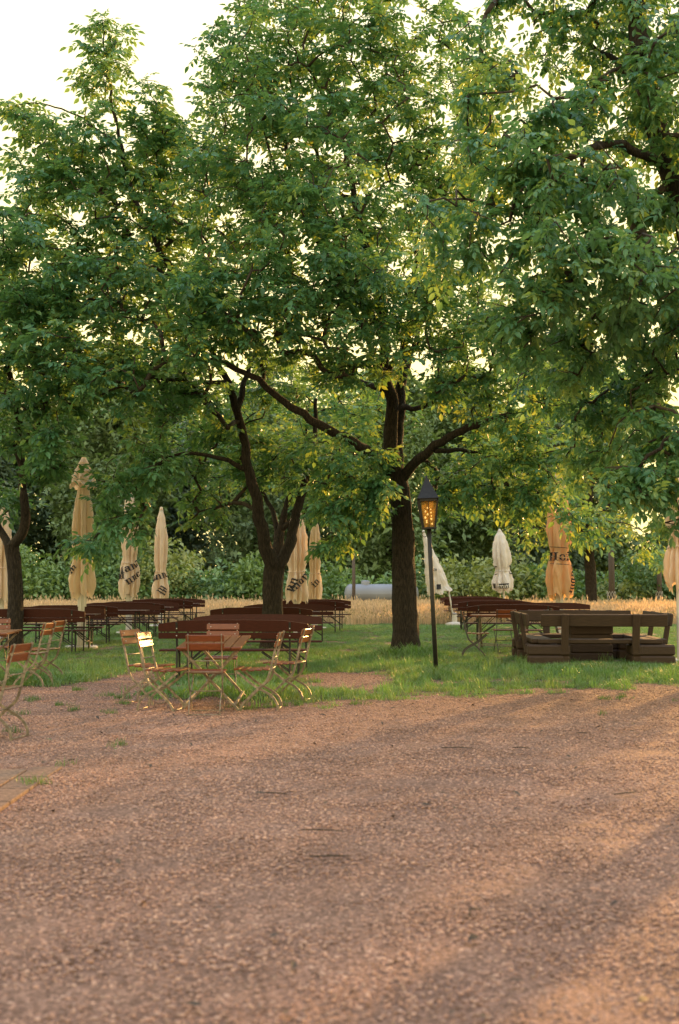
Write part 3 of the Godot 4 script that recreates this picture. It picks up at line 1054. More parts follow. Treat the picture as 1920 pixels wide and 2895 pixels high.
	# hind
	var hind_limbs := [
		["trunk", 0.2, 0.15, [Vector3(-1.89, -0.04, -34.00), Vector3(-1.87, 0.88, -34.00), Vector3(-1.83, 1.91, -34.00), Vector3(-1.75, 2.94, -34.00)]],
		["limb", 0.12, 0.012, [Vector3(-1.75, 2.84, -34.00), Vector3(-1.45, 3.97, -34.00), Vector3(-1.04, 5.53, -34.00), Vector3(-0.83, 7.10, -34.00)]],
		["limb", 0.1, 0.012, [Vector3(-1.77, 2.73, -34.00), Vector3(-2.10, 3.80, -34.50), Vector3(-2.75, 4.88, -34.80), Vector3(-3.41, 5.76, -35.00)]],
		["limb", 0.09, 0.012, [Vector3(-1.73, 2.94, -34.00), Vector3(-0.92, 3.53, -33.50), Vector3(0.00, 4.12, -33.20), Vector3(0.80, 4.61, -33.00)]],
	]
	var hind_lobes := [
		[Vector3(-0.83, 6.58, -34.00), Vector3(2.06, 1.34, 2.40), 26],
		[Vector3(-3.16, 6.12, -34.50), Vector3(1.78, 1.25, 2.20), 20],
		[Vector3(0.81, 5.67, -33.40), Vector3(1.42, 1.21, 2.00), 18],
		[Vector3(-1.44, 4.99, -33.80), Vector3(1.74, 1.13, 2.00), 20],
		[Vector3(0.00, 3.93, -33.40), Vector3(1.21, 0.81, 1.50), 10],
		[Vector3(-3.26, 4.65, -34.60), Vector3(1.15, 0.84, 1.50), 9],
		[Vector3(0.42, 7.39, -34.50), Vector3(1.88, 1.05, 2.00), 16],
	]
	# meadow
	var meadow_limbs := [
		["trunk", 0.26, 0.2, [Vector3(10.75, -0.08, -50.00), Vector3(10.75, 0.90, -50.00), Vector3(10.72, 2.10, -50.00), Vector3(10.61, 3.32, -50.00)]],
		["limb", 0.14, 0.04, [Vector3(10.61, 3.16, -50.00), Vector3(9.96, 4.36, -49.70), Vector3(9.33, 5.86, -49.50), Vector3(9.05, 8.13, -49.50)]],
		["limb", 0.14, 0.04, [Vector3(10.64, 3.24, -50.00), Vector3(11.61, 4.70, -50.30), Vector3(12.75, 6.25, -50.50), Vector3(13.58, 8.28, -50.60)]],
		["limb", 0.14, 0.04, [Vector3(10.61, 3.32, -50.00), Vector3(10.78, 5.14, -50.00), Vector3(11.12, 7.43, -50.00), Vector3(11.30, 9.73, -50.00)]],
	]
	var meadow_lobes := [
		[Vector3(11.14, 9.42, -50.00), Vector3(2.58, 1.97, 3.00), 22],
		[Vector3(8.58, 7.66, -49.40), Vector3(2.25, 1.95, 2.60), 22],
		[Vector3(13.41, 7.81, -50.60), Vector3(2.30, 2.15, 2.60), 22],
		[Vector3(10.95, 6.21, -50.00), Vector3(2.58, 1.82, 2.80), 22],
		[Vector3(8.04, 5.07, -49.00), Vector3(1.93, 1.34, 2.20), 16],
		[Vector3(13.68, 4.87, -50.60), Vector3(1.84, 1.69, 2.20), 16],
		[Vector3(11.13, 3.60, -49.60), Vector3(2.10, 0.90, 2.20), 12],
		[Vector3(9.29, 3.29, -49.40), Vector3(1.35, 0.90, 1.80), 7],
		[Vector3(13.89, 2.72, -50.40), Vector3(1.07, 1.07, 1.60), 7],
		[Vector3(6.26, 6.11, -49.00), Vector3(1.93, 1.78, 2.20), 22],
		[Vector3(7.79, 3.89, -49.40), Vector3(1.65, 0.90, 1.80), 9],
		[Vector3(9.56, 4.63, -49.20), Vector3(1.79, 1.34, 2.00), 14],
	]
	tree("large walnut tree with thick upright trunk and wide spreading limbs behind the lantern post", centre_limbs, centre_lobes, 21, 2.1, 0.82, [0, 1, 1, 2, 2, 3, 4])
	tree("walnut tree whose trunk forks in a V behind the dark benches", forked_limbs, forked_lobes, 22, 1.8, 0.86, [0, 1, 1, 2, 2, 3, 3, 4])
	tree("slender walnut tree with crooked forked trunk at the left edge of the garden", left_limbs, left_lobes, 23, 1.8, 0.86, [0, 0, 1, 2, 3])
	tree("near walnut tree leaning in from the right with drooping dark foliage", near_limbs, near_lobes, 24, 2.4, 0.64, [0, 1, 1, 2, 3, 4])
	tree("walnut tree half hidden behind the forked tree, its low leaves lit yellow", hind_limbs, hind_lobes, 25, 2.2, 0.95, [1, 2, 3, 4, 4])
	tree("walnut tree with dark trunk in the dry meadow behind the timber seat", meadow_limbs, meadow_lobes, 26, 1.1, 1.4, [2, 3, 4, 4], true)
	tree("walnut tree mostly beyond the right picture edge, behind the timber seat", edge_limbs, edge_lobes, 27, 1.0, 1.0, [0, 1, 2, 3])


# ---------------------------------------------------------------- meadow edge and wood

func build_far() -> void:
	var r := RandomNumberGenerator.new()
	r.seed = 55
	var balls := [leaf_ball(46, 0.62, 0.24, 1), leaf_ball(40, 0.62, 0.30, 2)]
	# bushes along the meadow's far edge
	var where := [[], []]
	var tints := [[], []]
	var x := -34.0
	while x < 34.0:
		var w := r.randf_range(1.2, 2.4)
		var h := r.randf_range(1.5, 3.2) * (1.15 if x < -4.0 else 0.9)
		var d := 55.5 + r.randf_range(0.0, 3.0)
		var c := Color(0.22, 0.33, 0.12).lerp(Color(0.15, 0.26, 0.125), r.randf())
		if r.randf() < 0.25:
			c = Color(0.32, 0.37, 0.15)
		for i in int(w * h * 11.0):
			var q := Vector3(r.randfn(), 0, r.randfn()).limit_length(1.6) * w * 0.5
			q.y = h * pow(r.randf(), 0.7) * (1.0 - 0.16 * Vector2(q.x, q.z).length_squared() / (w * w * 0.25))
			var s := r.randf_range(0.7, 1.25)
			var k := i % 2
			where[k].append(Transform3D(Basis.from_euler(Vector3(0, r.randf() * TAU, 0)).scaled(Vector3(s, s, s)), Vector3(x, 0, -d) + q))
			var g := r.randf_range(0.75, 1.25)
			tints[k].append(Color(c.r * g, c.g * g, c.b * g))
		x += w * r.randf_range(0.55, 0.9)
	var hedge := thing("shrubbery", "dense band of green bushes along the far edge of the meadow", "shrubbery", Vector3.ZERO)
	hedge.set_meta("kind", "stuff")
	for k in 2:
		field("foliage", balls[k], M.far_leaf, where[k], tints[k], hedge)
	# the wood behind
	where = [[], []]
	tints = [[], []]
	var wood := thing("woodland", "dark mixed wood standing behind the bushes and meadow", "wood", Vector3.ZERO)
	wood.set_meta("kind", "stuff")
	var stems := begin(true)
	for i in 34:
		var px := -46.0 + 92.0 * (i + r.randf() * 0.8) / 34.0
		var d := 63.0 + 7.0 * (i % 3) + r.randf_range(0, 5)
		var h := r.randf_range(11.0, 14.5) * (1.0 if px < 15.0 else 0.34)
		var w := r.randf_range(2.2, 3.6)
		var dark := i % 4 == 1
		var c := Color(0.19, 0.28, 0.125).lerp(Color(0.145, 0.22, 0.14), r.randf())
		if dark:
			c = Color(0.12, 0.18, 0.12)
		tube(stems, [Vector3(px, -0.2, -d), Vector3(px + 0.2, h * 0.45, -d), Vector3(px, h * 0.8, -d)], [0.28, 0.2, 0.06], 7)
		for k in int(w * h * 12.0):
			var y := pow(r.randf(), 0.85)
			var reach := w * (0.35 + 0.75 * sin(PI * clampf(y * 0.85 + 0.08, 0, 1)))
			if dark:
				reach = w * 0.9 * (1.02 - y)
			var ang := r.randf() * TAU
			var rad := reach * pow(r.randf(), 0.4)
			var p := Vector3(px + cos(ang) * rad, 0.3 + y * h, -d + sin(ang) * rad)
			p += Vector3(hum.get_noise_3dv(p * 0.9), hum.get_noise_3dv(p * 0.9 + Vector3(9, 9, 0)), 0) * 0.8
			var s := r.randf_range(0.9, 1.7)
			var kk := k % 2
			where[kk].append(Transform3D(Basis.from_euler(Vector3(0, r.randf() * TAU, 0)).scaled(Vector3(s, s, s)), p))
			var g := r.randf_range(0.7, 1.3)
			tints[kk].append(Color(c.r * g, c.g * g, c.b * g))
	obj("trunk", stems, M.bark, wood).set_meta("kind", "stuff")
	for k in 2:
		field("foliage", balls[k], M.far_leaf, where[k], tints[k], wood)


# ---------------------------------------------------------------- furniture

# folding garden chair looking along +x
func make_chair(label: String) -> Node3D:
	var t := thing("folding_chair", label, "chair")
	var rail := [Vector2(-0.250, 0.90), Vector2(-0.195, 0.717), Vector2(-0.135, 0.463), Vector2(-0.09, 0.335), Vector2(0.005, 0.25), Vector2(0.111, 0.15), Vector2(0.190, 0.07), Vector2(0.217, 0.0)]
	var leg := [Vector2(0.255, 0.440), Vector2(0.19, 0.389), Vector2(0.111, 0.32), Vector2(0.016, 0.257), Vector2(-0.111, 0.192), Vector2(-0.18, 0.13), Vector2(-0.215, 0.065), Vector2(-0.222, 0.0)]
	for s in [-1.0, 1.0]:
		var st := begin()
		strip(st, rail, 0.026, s * 0.186 - 0.005, s * 0.186 + 0.005)
		obj("back_rail", st, M.steel, t)
		st = begin()
		strip(st, leg, 0.026, s * 0.172 - 0.005, s * 0.172 + 0.005)
		obj("leg", st, M.steel, t)
	var bars := [[Vector3(-0.165, 0.60, 0), 0.36], [Vector3(-0.222, 0.012, 0), 0.345], [Vector3(0.217, 0.012, 0), 0.372], [Vector3(0.0, 0.252, 0), 0.36], [Vector3(-0.145, 0.475, 0), 0.372]]
	for b in bars:
		var st := begin(true)
		tube(st, [b[0] - Vector3(0, 0, b[1] * 0.5), b[0] + Vector3(0, 0, b[1] * 0.5)], [0.007, 0.007], 6)
		obj("crossbar", st, M.steel, t)
	for i in 5:
		var st := begin()
		box(st, Vector3(-0.085 + i * 0.086, 0.458 + 0.006 * absf(i - 2), 0), Vector3(0.07, 0.019, 0.41), Basis(Vector3(0, 0, 1), -0.05 * (i - 2)), 0.006)
		obj("seat_slat", st, M.chair_wood_z, t)
	for i in 2:
		var st := begin()
		var tilt := Basis(Vector3(0, 0, 1), 0.29)
		box(st, Vector3(-0.222 + i * 0.026, 0.855 - i * 0.093, 0), Vector3(0.018, 0.078, 0.425), tilt, 0.006)
		var slat := obj("back_slat", st, M.chair_wood_z, t)
		for s in [-1.0, 1.0]:
			var bt := begin(true)
			var c := Vector3(-0.213 + i * 0.026, 0.855 - i * 0.093, s * 0.16)
			tube(bt, [c, c + tilt * Vector3(0.009, 0, 0)], [0.008, 0.006], 6)
			obj("bolt", bt, M.bolt, slat)
	return t


# folding table with slats along z, tops at two heights where the ground is uneven
func make_table(label: String, wide: float, long: float, h0: float, h1: float, at: Vector3, turn: float) -> Node3D:
	var t := thing("folding_table", label, "table", at, turn)
	var tilt := Basis(Vector3.RIGHT, -atan2(h0 - h1, long))
	var mid := Vector3(0, (h0 + h1) * 0.5, 0)
	var n := 6
	for i in n:
		var st := begin()
		var w := wide / n
		box(st, mid + Vector3((i - (n - 1) * 0.5) * w, -0.012, 0), Vector3(w - 0.012, 0.024, long), tilt, 0.004)
		obj("plank", st, M.chair_wood_z, t)
	for s in [-1.0, 1.0]:
		var st := begin()
		box(st, mid + tilt * Vector3(0, -0.04, s * (long * 0.5 - 0.16)), Vector3(wide - 0.06, 0.032, 0.05), tilt, 0.004)
		obj("batten", st, M.chair_wood_x, t)
		var h := h0 if s > 0 else h1
		var foot := (h0 - h) * -1.0 * 0.6 if s < 0 else 0.0
		foot = maxf(foot, 0.0)
		for k in [-1.0, 1.0]:
			var lg := begin()
			var zz: float = s * (long * 0.5 - 0.2) + k * 0.017
			bar(lg, Vector3(-k * wide * 0.42, h - 0.055, zz), Vector3(k * wide * 0.44, foot, zz), 0.03, 0.045, Vector3(0, 0, 1))
			obj("leg", lg, M.steel, t)
	for k in [-1.0, 1.0]:
		var st := begin()
		bar(st, Vector3(k * wide * 0.39, 0.07, long * 0.5 - 0.2), Vector3(k * wide * 0.39, 0.07 + 0.04, -long * 0.5 + 0.2), 0.03, 0.02)
		obj("foot_bar", st, M.steel, t)
	return t


# long beer bench with arched backrest; its seat reaches along +z from the back
func make_bench(label: String) -> Node3D:
	var t := thing("beer_bench", label, "bench")
	var tilt := Basis(Vector3.RIGHT, -0.12)
	var arch := PackedVector2Array([Vector2(-1.1, 0), Vector2(1.1, 0), Vector2(1.1, 0.10), Vector2(1.09, 0.115)])
	for i in 9:
		var k := i / 8.0
		arch.append(Vector2(0.74 - 1.48 * k, 0.165 + 0.008 * sin(PI * k)))
	arch.append(Vector2(-1.09, 0.115))
	arch.append(Vector2(-1.1, 0.10))
	var st := begin()
	slab(st, arch, 0.024, Transform3D(tilt, Vector3(0, 0.745, -0.035)))
	obj("upper_backrest", st, M.bench_wood_x, t)
	st = begin()
	box(st, Vector3(0, 0.685, -0.025), Vector3(2.2, 0.09, 0.024), tilt, 0.006)
	obj("lower_backrest", st, M.bench_wood_x, t)
	st = begin()
	box(st, Vector3(0, 0.465, 0.16), Vector3(2.2, 0.027, 0.27), Basis(), 0.007)
	obj("seat", st, M.bench_wood_x, t)
	for s in [-1.0, 1.0]:
		var x: float = s * 0.83
		st = begin()
		bar(st, Vector3(x, 0.0, -0.01), Vector3(x, 0.50, 0.005), 0.03, 0.03)
		bar(st, Vector3(x, 0.50, 0.008), Vector3(x, 0.88, -0.065), 0.032, 0.012)
		var post := obj("back_post", st, M.black_steel, t)
		st = begin()
		bar(st, Vector3(x, 0.0, 0.30), Vector3(x, 0.448, 0.27), 0.03, 0.03)
		obj("leg", st, M.black_steel, t)
		for y in [0.43, 0.13]:
			st = begin()
			bar(st, Vector3(x, y, 0.0), Vector3(x, y, 0.285), 0.022, 0.022)
			obj("crossbar", st, M.black_steel, t)
		for z in [0.03, 0.25]:
			st = begin()
			bar(st, Vector3(x, 0.15, z), Vector3(x - s * 0.42, 0.44, z), 0.018, 0.018)
			obj("brace", st, M.black_steel, t)
		for y in [0.685, 0.79, 0.86]:
			st = begin(true)
			tube(st, [Vector3(x, y, -0.045), Vector3(x, y, -0.062)], [0.012, 0.009], 6)
			obj("bolt", st, M.bolt, post)
	return t


# beer table on two steel trestles
func make_beer_table(label: String) -> Node3D:
	var t := thing("beer_table", label, "table")
	for i in 3:
		var st := begin()
		box(st, Vector3(0, 0.765, (i - 1) * 0.225), Vector3(2.2, 0.028, 0.219), Basis(), 0.006)
		obj("plank", st, M.bench_wood_x, t)
	for s in [-1.0, 1.0]:
		var x: float = s * 0.86
		for z in [-0.27, 0.27]:
			var st := begin()
			bar(st, Vector3(x, 0.0, z), Vector3(x, 0.748, z * 0.9), 0.03, 0.03)
			obj("leg", st, M.black_steel, t)
			st = begin()
			bar(st, Vector3(x, 0.22, z * 0.9), Vector3(x - s * 0.55, 0.735, z * 0.7), 0.018, 0.018)
			obj("brace", st, M.black_steel, t)
		for y in [0.2, 0.72]:
			var st := begin()
			bar(st, Vector3(x, y, -0.26), Vector3(x, y, 0.26), 0.022, 0.022)
			obj("crossbar", st, M.black_steel, t)
	return t


func build_furniture() -> void:
	# the timber seat: four bench sides round a square table
	timber_seat(Vector3(4.60, 0, -21.65))
	# folding table and its six chairs
	make_table("reddish slatted folding table on crossed legs with six folding chairs", 0.75, 1.5, 0.735, 0.80, Vector3(-1.495, 0, -14.15), 0.0)
	var c := make_chair("folding chair at the near end of the slatted folding table, its back to the viewer")
	var g := "chairs around the slatted folding table"
	c.position = Vector3(-1.50, 0, -13.25)
	c.rotation_degrees.y = 91
	c.set_meta("group", g)
	dup(c, "folding_chair", "folding chair on the left of the folding table nearer the viewer, seat towards the table", Vector3(-2.07, 0, -13.65), -12, g)
	dup(c, "folding_chair", "farther left chair of the folding table, backrest brightly sunlit", Vector3(-2.36, 0, -14.3), -22, g)
	dup(c, "folding_chair", "folding chair on the right of the folding table nearer the viewer, seen side on", Vector3(-0.92, 0, -13.75), 176, g)
	dup(c, "folding_chair", "folding chair on the right of the folding table farther from the viewer, turned slightly away", Vector3(-0.62, 0, -14.75), 164, g)
	dup(c, "folding_chair", "folding chair at the far end of the folding table in front of the dark bench", Vector3(-1.53, 0.03, -15.25), -88, g)
	# chairs and table at the left edge
	g = "chairs at the left edge of the garden"
	dup(c, "folding_chair", "folding chair cut by the left edge of the picture, nearest the paving", Vector3(-3.26, 0, -11.25), 169, g)
	dup(c, "folding_chair", "left of the two folding chairs standing close together beside the slender left trunk", Vector3(-4.33, 0, -16.6), 172, g)
	dup(c, "folding_chair", "right of the two folding chairs standing close together beside the slender left trunk", Vector3(-4.42, 0, -17.6), 166, g)
	dup(c, "folding_chair", "folding chair facing the viewer beyond the left edge table, in front of the slender trunk", Vector3(-5.35, 0, -18.2), -80, g)
	make_table("slatted folding table cut by the left picture edge", 0.8, 1.3, 0.76, 0.76, Vector3(-5.1, 0, -16.95), 6.0)
	# chairs and table left of the timber seat
	g = "chairs beside the timber seat"
	dup(c, "folding_chair", "folding chair seen side on, between lantern post and timber seat, facing right", Vector3(2.62, 0, -22.9), -4, g)
	dup(c, "folding_chair", "folding chair with its back to the viewer just left of the timber seat", Vector3(3.42, 0, -24.3), 92, g)
	dup(c, "folding_chair", "folding chair half hidden behind the left side of the timber seat", Vector3(4.02, 0, -24.1), 96, g)
	dup(c, "folding_chair", "folding chair seen over the timber seat, under the orange parasol", Vector3(4.75, 0, -24.9), -6, g)
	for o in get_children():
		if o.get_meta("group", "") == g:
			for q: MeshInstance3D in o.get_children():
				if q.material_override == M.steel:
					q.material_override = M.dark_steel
	make_table("slatted folding table behind the chairs left of the timber seat", 0.75, 1.4, 0.75, 0.75, Vector3(3.55, 0, -25.4), 80.0)
	# benches and beer tables: x of the middle, distance, turn (180 looks away)
	var bench := make_bench("nearest dark bench with arched back behind the slatted folding table")
	bench.position = Vector3(-1.56, 0, -17.25)
	bench.rotation_degrees.y = 180
	var gb := "long benches with backrests in rows"
	bench.set_meta("group", gb)
	var rows := [
		[-1.40, 20.0, 0.0, "second dark bench from the folding table, facing the viewer across a beer table"],
		[-1.68, 25.2, 180.0, "dark bench directly behind the V forked trunk, back to the viewer"],
		[-1.25, 28.7, 0.0, "bench facing the viewer, next behind the bench at the V forked trunk"],
		[-0.95, 33.0, 180.0, "last but one bench of the middle column, right end under the twin parasols"],
		[-0.75, 35.6, 0.0, "farthest bench of the middle column, its right end against the dry meadow"],
		[-6.30, 24.0, 180.0, "nearest bench of the left column, right of the slender crooked trunk"],
		[-8.65, 24.2, 180.0, "nearest bench of the left column, left of the slender crooked trunk"],
		[-6.30, 25.9, 0.0, "second bench of the left column, facing the viewer behind the first beer table"],
		[-6.27, 27.4, 180.0, "third bench of the left column, just behind the tallest parasol's foot"],
		[-5.55, 29.0, 0.0, "fourth bench of the left column, facing the viewer"],
		[-5.67, 30.6, 180.0, "fifth bench of the left column, near the parasol with printed hem"],
		[-5.55, 32.4, 0.0, "sixth bench of the left column, facing the viewer near the printed parasol"],
		[-5.50, 35.2, 180.0, "last but one bench of the left column beside the slim parasol"],
		[-5.40, 37.4, 0.0, "farthest bench of the left column against the dry meadow"],
		[4.15, 28.0, 180.0, "nearest bench of the right column, behind the folding chairs by the timber seat"],
		[5.40, 30.3, 0.0, "bench under the orange parasol behind the timber seat"],
		[4.45, 33.2, 180.0, "middle bench of the right column, second row behind the folding chairs"],
		[4.55, 36.0, 0.0, "bench of the right column facing the viewer, in front of the leaning white parasol's foot"],
		[4.62, 39.4, 180.0, "last but one bench of the right column beside the white parasols"],
		[4.75, 42.4, 0.0, "farthest bench of the right column against the dry meadow"],
	]
	for r in rows:
		dup(bench, "beer_bench", r[3], Vector3(r[0], 0, -r[1]), r[2] + rng.randf_range(-1.5, 1.5), gb)
	var gt := "beer tables between the benches"
	var bt := make_beer_table("beer table between the two dark benches behind the folding table")
	bt.position = Vector3(-1.5, 0, -18.5)
	bt.set_meta("group", gt)
	var tables := [
		[-1.55, 27.0, "beer table behind the V forked trunk, between its two benches"],
		[-0.85, 34.3, "farthest beer table of the middle column"],
		[-6.25, 24.95, "nearest beer table of the left column, beside the tallest parasol"],
		[-8.7, 25.3, "beer table at the far left, cut by the picture edge"],
		[-5.72, 28.2, "second beer table of the left column"],
		[-5.6, 31.5, "third beer table of the left column by the printed parasol"],
		[-5.45, 36.3, "farthest beer table of the left column"],
		[4.3, 29.1, "nearest beer table of the right column behind the folding chairs"],
		[4.5, 34.6, "middle beer table of the right column"],
		[4.7, 40.9, "farthest beer table of the right column under the white parasols"],
	]
	for r in tables:
		dup(bt, "beer_table", r[2], Vector3(r[0], 0, -r[1]), rng.randf_range(-1.5, 1.5), gt)


func timber_seat(at: Vector3) -> void:
	var t := thing("timber_picnic_seat", "massive weathered timber seat with four plank benches round a square table", "picnic table", at, -2.0)
	t.scale = Vector3(0.96, 1, 0.96)
	var add := func(called: String, c: Vector3, size: Vector3, b: Basis, mat: String, ch := 0.012) -> void:
		var st := begin()
		box(st, Vector3(), size, Basis(), ch)
		st.generate_normals()
		share(called, st.commit(), M[mat], t, Transform3D(b, c))
	for k in 4:
		var turn := Basis(Vector3.UP, PI * 0.5 * k)
		# seat of two heavy planks
		for i in 2:
			add.call("seat_plank", turn * Vector3(0, 0.425 + 0.006 * i, 0.93 + i * 0.205), Vector3(2.28 - 0.04 * i, 0.075, 0.195), turn, "timber_x")
		# backrest plank and its two leaning posts
		var lean := turn * Basis(Vector3.RIGHT, 0.17)
		add.call("backrest", turn * Vector3(0.05, 0.80, 1.315), Vector3(2.28, 0.215, 0.06), lean, "timber_x")
		for s in [-0.66, 0.62]:
			add.call("post", turn * Vector3(s, 0.555, 1.325), Vector3(0.13, 0.72, 0.075), lean, "timber_y")
		# two stacked beams under each end of the side
		for s in [-0.66, 0.66]:
			for i in 2:
				add.call("beam", turn * Vector3(s, 0.092 + 0.19 * i, 0.98 + 0.02 * i), Vector3(0.2, 0.185, 0.62), turn, "timber_z", 0.03)
	for i in 2:
		for s in [-1.0, 1.0]:
			add.call("beam", Vector3(s * 1.0, 0.092 + 0.19 * i, 1.22 - 0.02 * i), Vector3(0.66, 0.185, 0.2), Basis(), "timber_x", 0.03)
			add.call("beam", Vector3(s * 1.0, 0.092 + 0.19 * i, -1.22 + 0.02 * i), Vector3(0.66, 0.185, 0.2), Basis(), "timber_x", 0.03)
	for i in 5:
		add.call("table_plank", Vector3((i - 2) * 0.225, 0.755, 0), Vector3(0.215, 0.07, 1.15), Basis(), "timber_z")
	for i in 4:
		add.call("pedestal", Vector3(0, 0.095 + 0.165 * i, 0), Vector3(0.78, 0.16, 0.74), Basis(), "timber_x", 0.02)


# ---------------------------------------------------------------- parasols

# radius of the furled cloth at angle a and share t from the top
func furl(p: Dictionary, a: float, t: float) -> float:
	var prof: Array = p.profile
	var k := clampf(t, 0.0, 1.0) * (prof.size() - 1)
	var i := mini(int(k), prof.size() - 2)
	var r: float = lerpf(prof[i], prof[i + 1], smoothstep(0.0, 1.0, k - i))
	var n: int = p.folds
	var w := fposmod(a * n / TAU + 0.35 * sin(a * 2.0 + p.seed) + 0.25 * t * sin(p.seed * 3.0), 1.0)
	var tri := absf(w * 2.0 - 1.0)
	var deep: float = p.depth * clampf(t * 2.2, 0.1, 1.0)
	r *= 1.0 - deep * pow(tri, 1.4) + 0.3 * t * hum.get_noise_3d(cos(a) * 1.6, t * 5.0, sin(a) * 1.6 + p.seed * 10.0) + 0.13 * hum.get_noise_3d(cos(a) * 4.0, t * 16.0 + a * 2.0, sin(a) * 4.0 + p.seed * 10.0)
	return r


func canopy(p: Dictionary, y0: float, y1: float, hem: float) -> SurfaceTool:
	var st := begin(true)
	var na := 88
	var nt := 44
	var at := func(i: int, j: int) -> Vector3:
		var a := TAU * (i % na) / na
		var t := float(j) / nt
		var low := y1 + hem * (absf(sin(a * p.folds * 0.5 + p.seed)) - 0.5 + 0.7 * hum.get_noise_2d(cos(a) * 3.0 + p.seed * 20.0, sin(a) * 3.0))
		var r := furl(p, a, t)
		return Vector3(sin(a) * r, lerpf(y0, low, t), cos(a) * r)
	for j in nt:
		for i in na:
			var c := [at.call(i, j), at.call(i + 1, j), at.call(i + 1, j + 1), at.call(i, j + 1)]
			var out := Vector3(c[0].x + c[2].x, 0.05, c[0].z + c[2].z)
			poly(st, [c[0], c[1], c[2]], out)
			poly(st, [c[0], c[2], c[3]], out)
	return st


# words printed on the furled cloth
func lettering(p: Dictionary, y0: float, y1: float, words: String, a0: float, y: float, size: float, turn: float, mat: Material, parent: Node, lift := 0.012) -> void:
	var tm := TextMesh.new()
	tm.text = words
	var f := SystemFont.new()
	f.font_names = PackedStringArray(["Droid Serif"])
	f.font_weight = 700
	tm.font = f
	tm.font_size = 40
	tm.pixel_size = size / 29.0
	tm.depth = 0.004
	tm.curve_step = 2.0
	wrap_mesh(p, y0, y1, tm.get_mesh_arrays(), a0, y, turn, "lettering", mat, parent, lift)


func wrap_mesh(p: Dictionary, y0: float, y1: float, arrays: Array, a0: float, y: float, turn: float, called: String, mat: Material, parent: Node, lift: float) -> void:
	var st := begin()
	var vs: PackedVector3Array = arrays[Mesh.ARRAY_VERTEX]
	var ids: PackedInt32Array = arrays[Mesh.ARRAY_INDEX]
	var rot := Transform2D(turn, Vector2.ZERO)
	var t0 := (y - y0) / (y1 - y0)
	var taut := p.duplicate()
	taut.depth = p.depth * 0.22
	var rr := furl(taut, a0, t0)
	for i in ids:
		var q := rot * Vector2(vs[i].x, vs[i].y)
		var a := a0 + q.x / maxf(rr, 0.05)
		var yy := y + q.y
		var r := furl(taut, a, (yy - y0) / (y1 - y0)) + lift + vs[i].z
		st.add_vertex(Vector3(sin(a) * r, yy, cos(a) * r))
	obj(called, st, mat, parent)


func band(wide: float, high: float) -> Array:
	var b := BoxMesh.new()
	b.size = Vector3(wide, high, 0.004)
	b.subdivide_width = 10
	b.subdivide_height = 3
	return b.get_mesh_arrays()


# fluted mast
func mast(r: float, y0: float, y1: float, flutes: int, c0: Vector3, c1: Vector3) -> SurfaceTool:
	var st := begin(flutes == 0)
	var d := (c1 - c0)
	var n := flutes * 2 if flutes else 12
	var ring := []
	for i in n:
		var a := TAU * i / n
		var rad := r * (1.0 if flutes == 0 or i % 2 == 0 else 0.82)
		ring.append(Vector3(sin(a) * rad, 0, cos(a) * rad))
	for i in n:
		var k := (i + 1) % n
		poly(st, [c0 + ring[i] + Vector3(0, y0, 0), c0 + ring[k] + Vector3(0, y0, 0), c0 + d + ring[k] + Vector3(0, y1, 0), c0 + d + ring[i] + Vector3(0, y1, 0)], ring[i] + ring[k])
	var top := []
	for v in ring:
		top.append(c0 + d + v + Vector3(0, y1, 0))
	poly(st, top, Vector3.UP)
	return st


func parasol(label: String, at: Vector3, y0: float, y1: float, wide: float, sd: float, mast_r: float, mat: Material, group := "") -> Array:
	var t := thing("parasol", label, "parasol", at, 0.0, group)
	wide *= 0.88
	var p := {"folds": 8, "depth": 0.55, "seed": sd, "profile": [0.10 * wide, 0.27 * wide, 0.38 * wide, 0.45 * wide, 0.48 * wide, 0.46 * wide, 0.36 * wide, 0.49 * wide, 0.55 * wide, 0.5 * wide]}
	var sheet := obj("canopy", canopy(p, y0, y1, 0.17), mat, t)
	obj("mast", mast(mast_r, 0.05, y0 - 0.05, 8 if mast_r > 0.05 else 0, Vector3.ZERO, Vector3.ZERO), M.mast, t)
	var st := begin(true)
	lathe(st, [Vector2(0.0, y0 + 0.07), Vector2(0.035, y0 + 0.06), Vector2(0.05, y0 + 0.02), Vector2(0.1 * wide + 0.012, y0 - 0.03), Vector2(0.1 * wide, y0 - 0.05)], 12)
	obj("finial", st, mat, t)
	st = begin(true)
	var ty := lerpf(y0, y1, 0.68)
	var loop := []
	var thin := []
	for i in 25:
		var aa := TAU * i / 24.0
		var rr := 0.385 * wide
		loop.append(Vector3(sin(aa) * rr, ty + 0.03 * sin(aa + sd), cos(aa) * rr))
		thin.append(0.013)
	tube(st, loop, thin, 5)
	obj("tie_strap", st, mat, t)
	st = begin()
	lathe(st, [Vector2(mast_r * 1.6, 0.055), Vector2(0.34, 0.05), Vector2(0.36, 0.03), Vector2(0.36, -0.01)].map(func(q): return q), 20)
	obj("base_plate", st, M.mast, t)
	return [t, p, sheet]


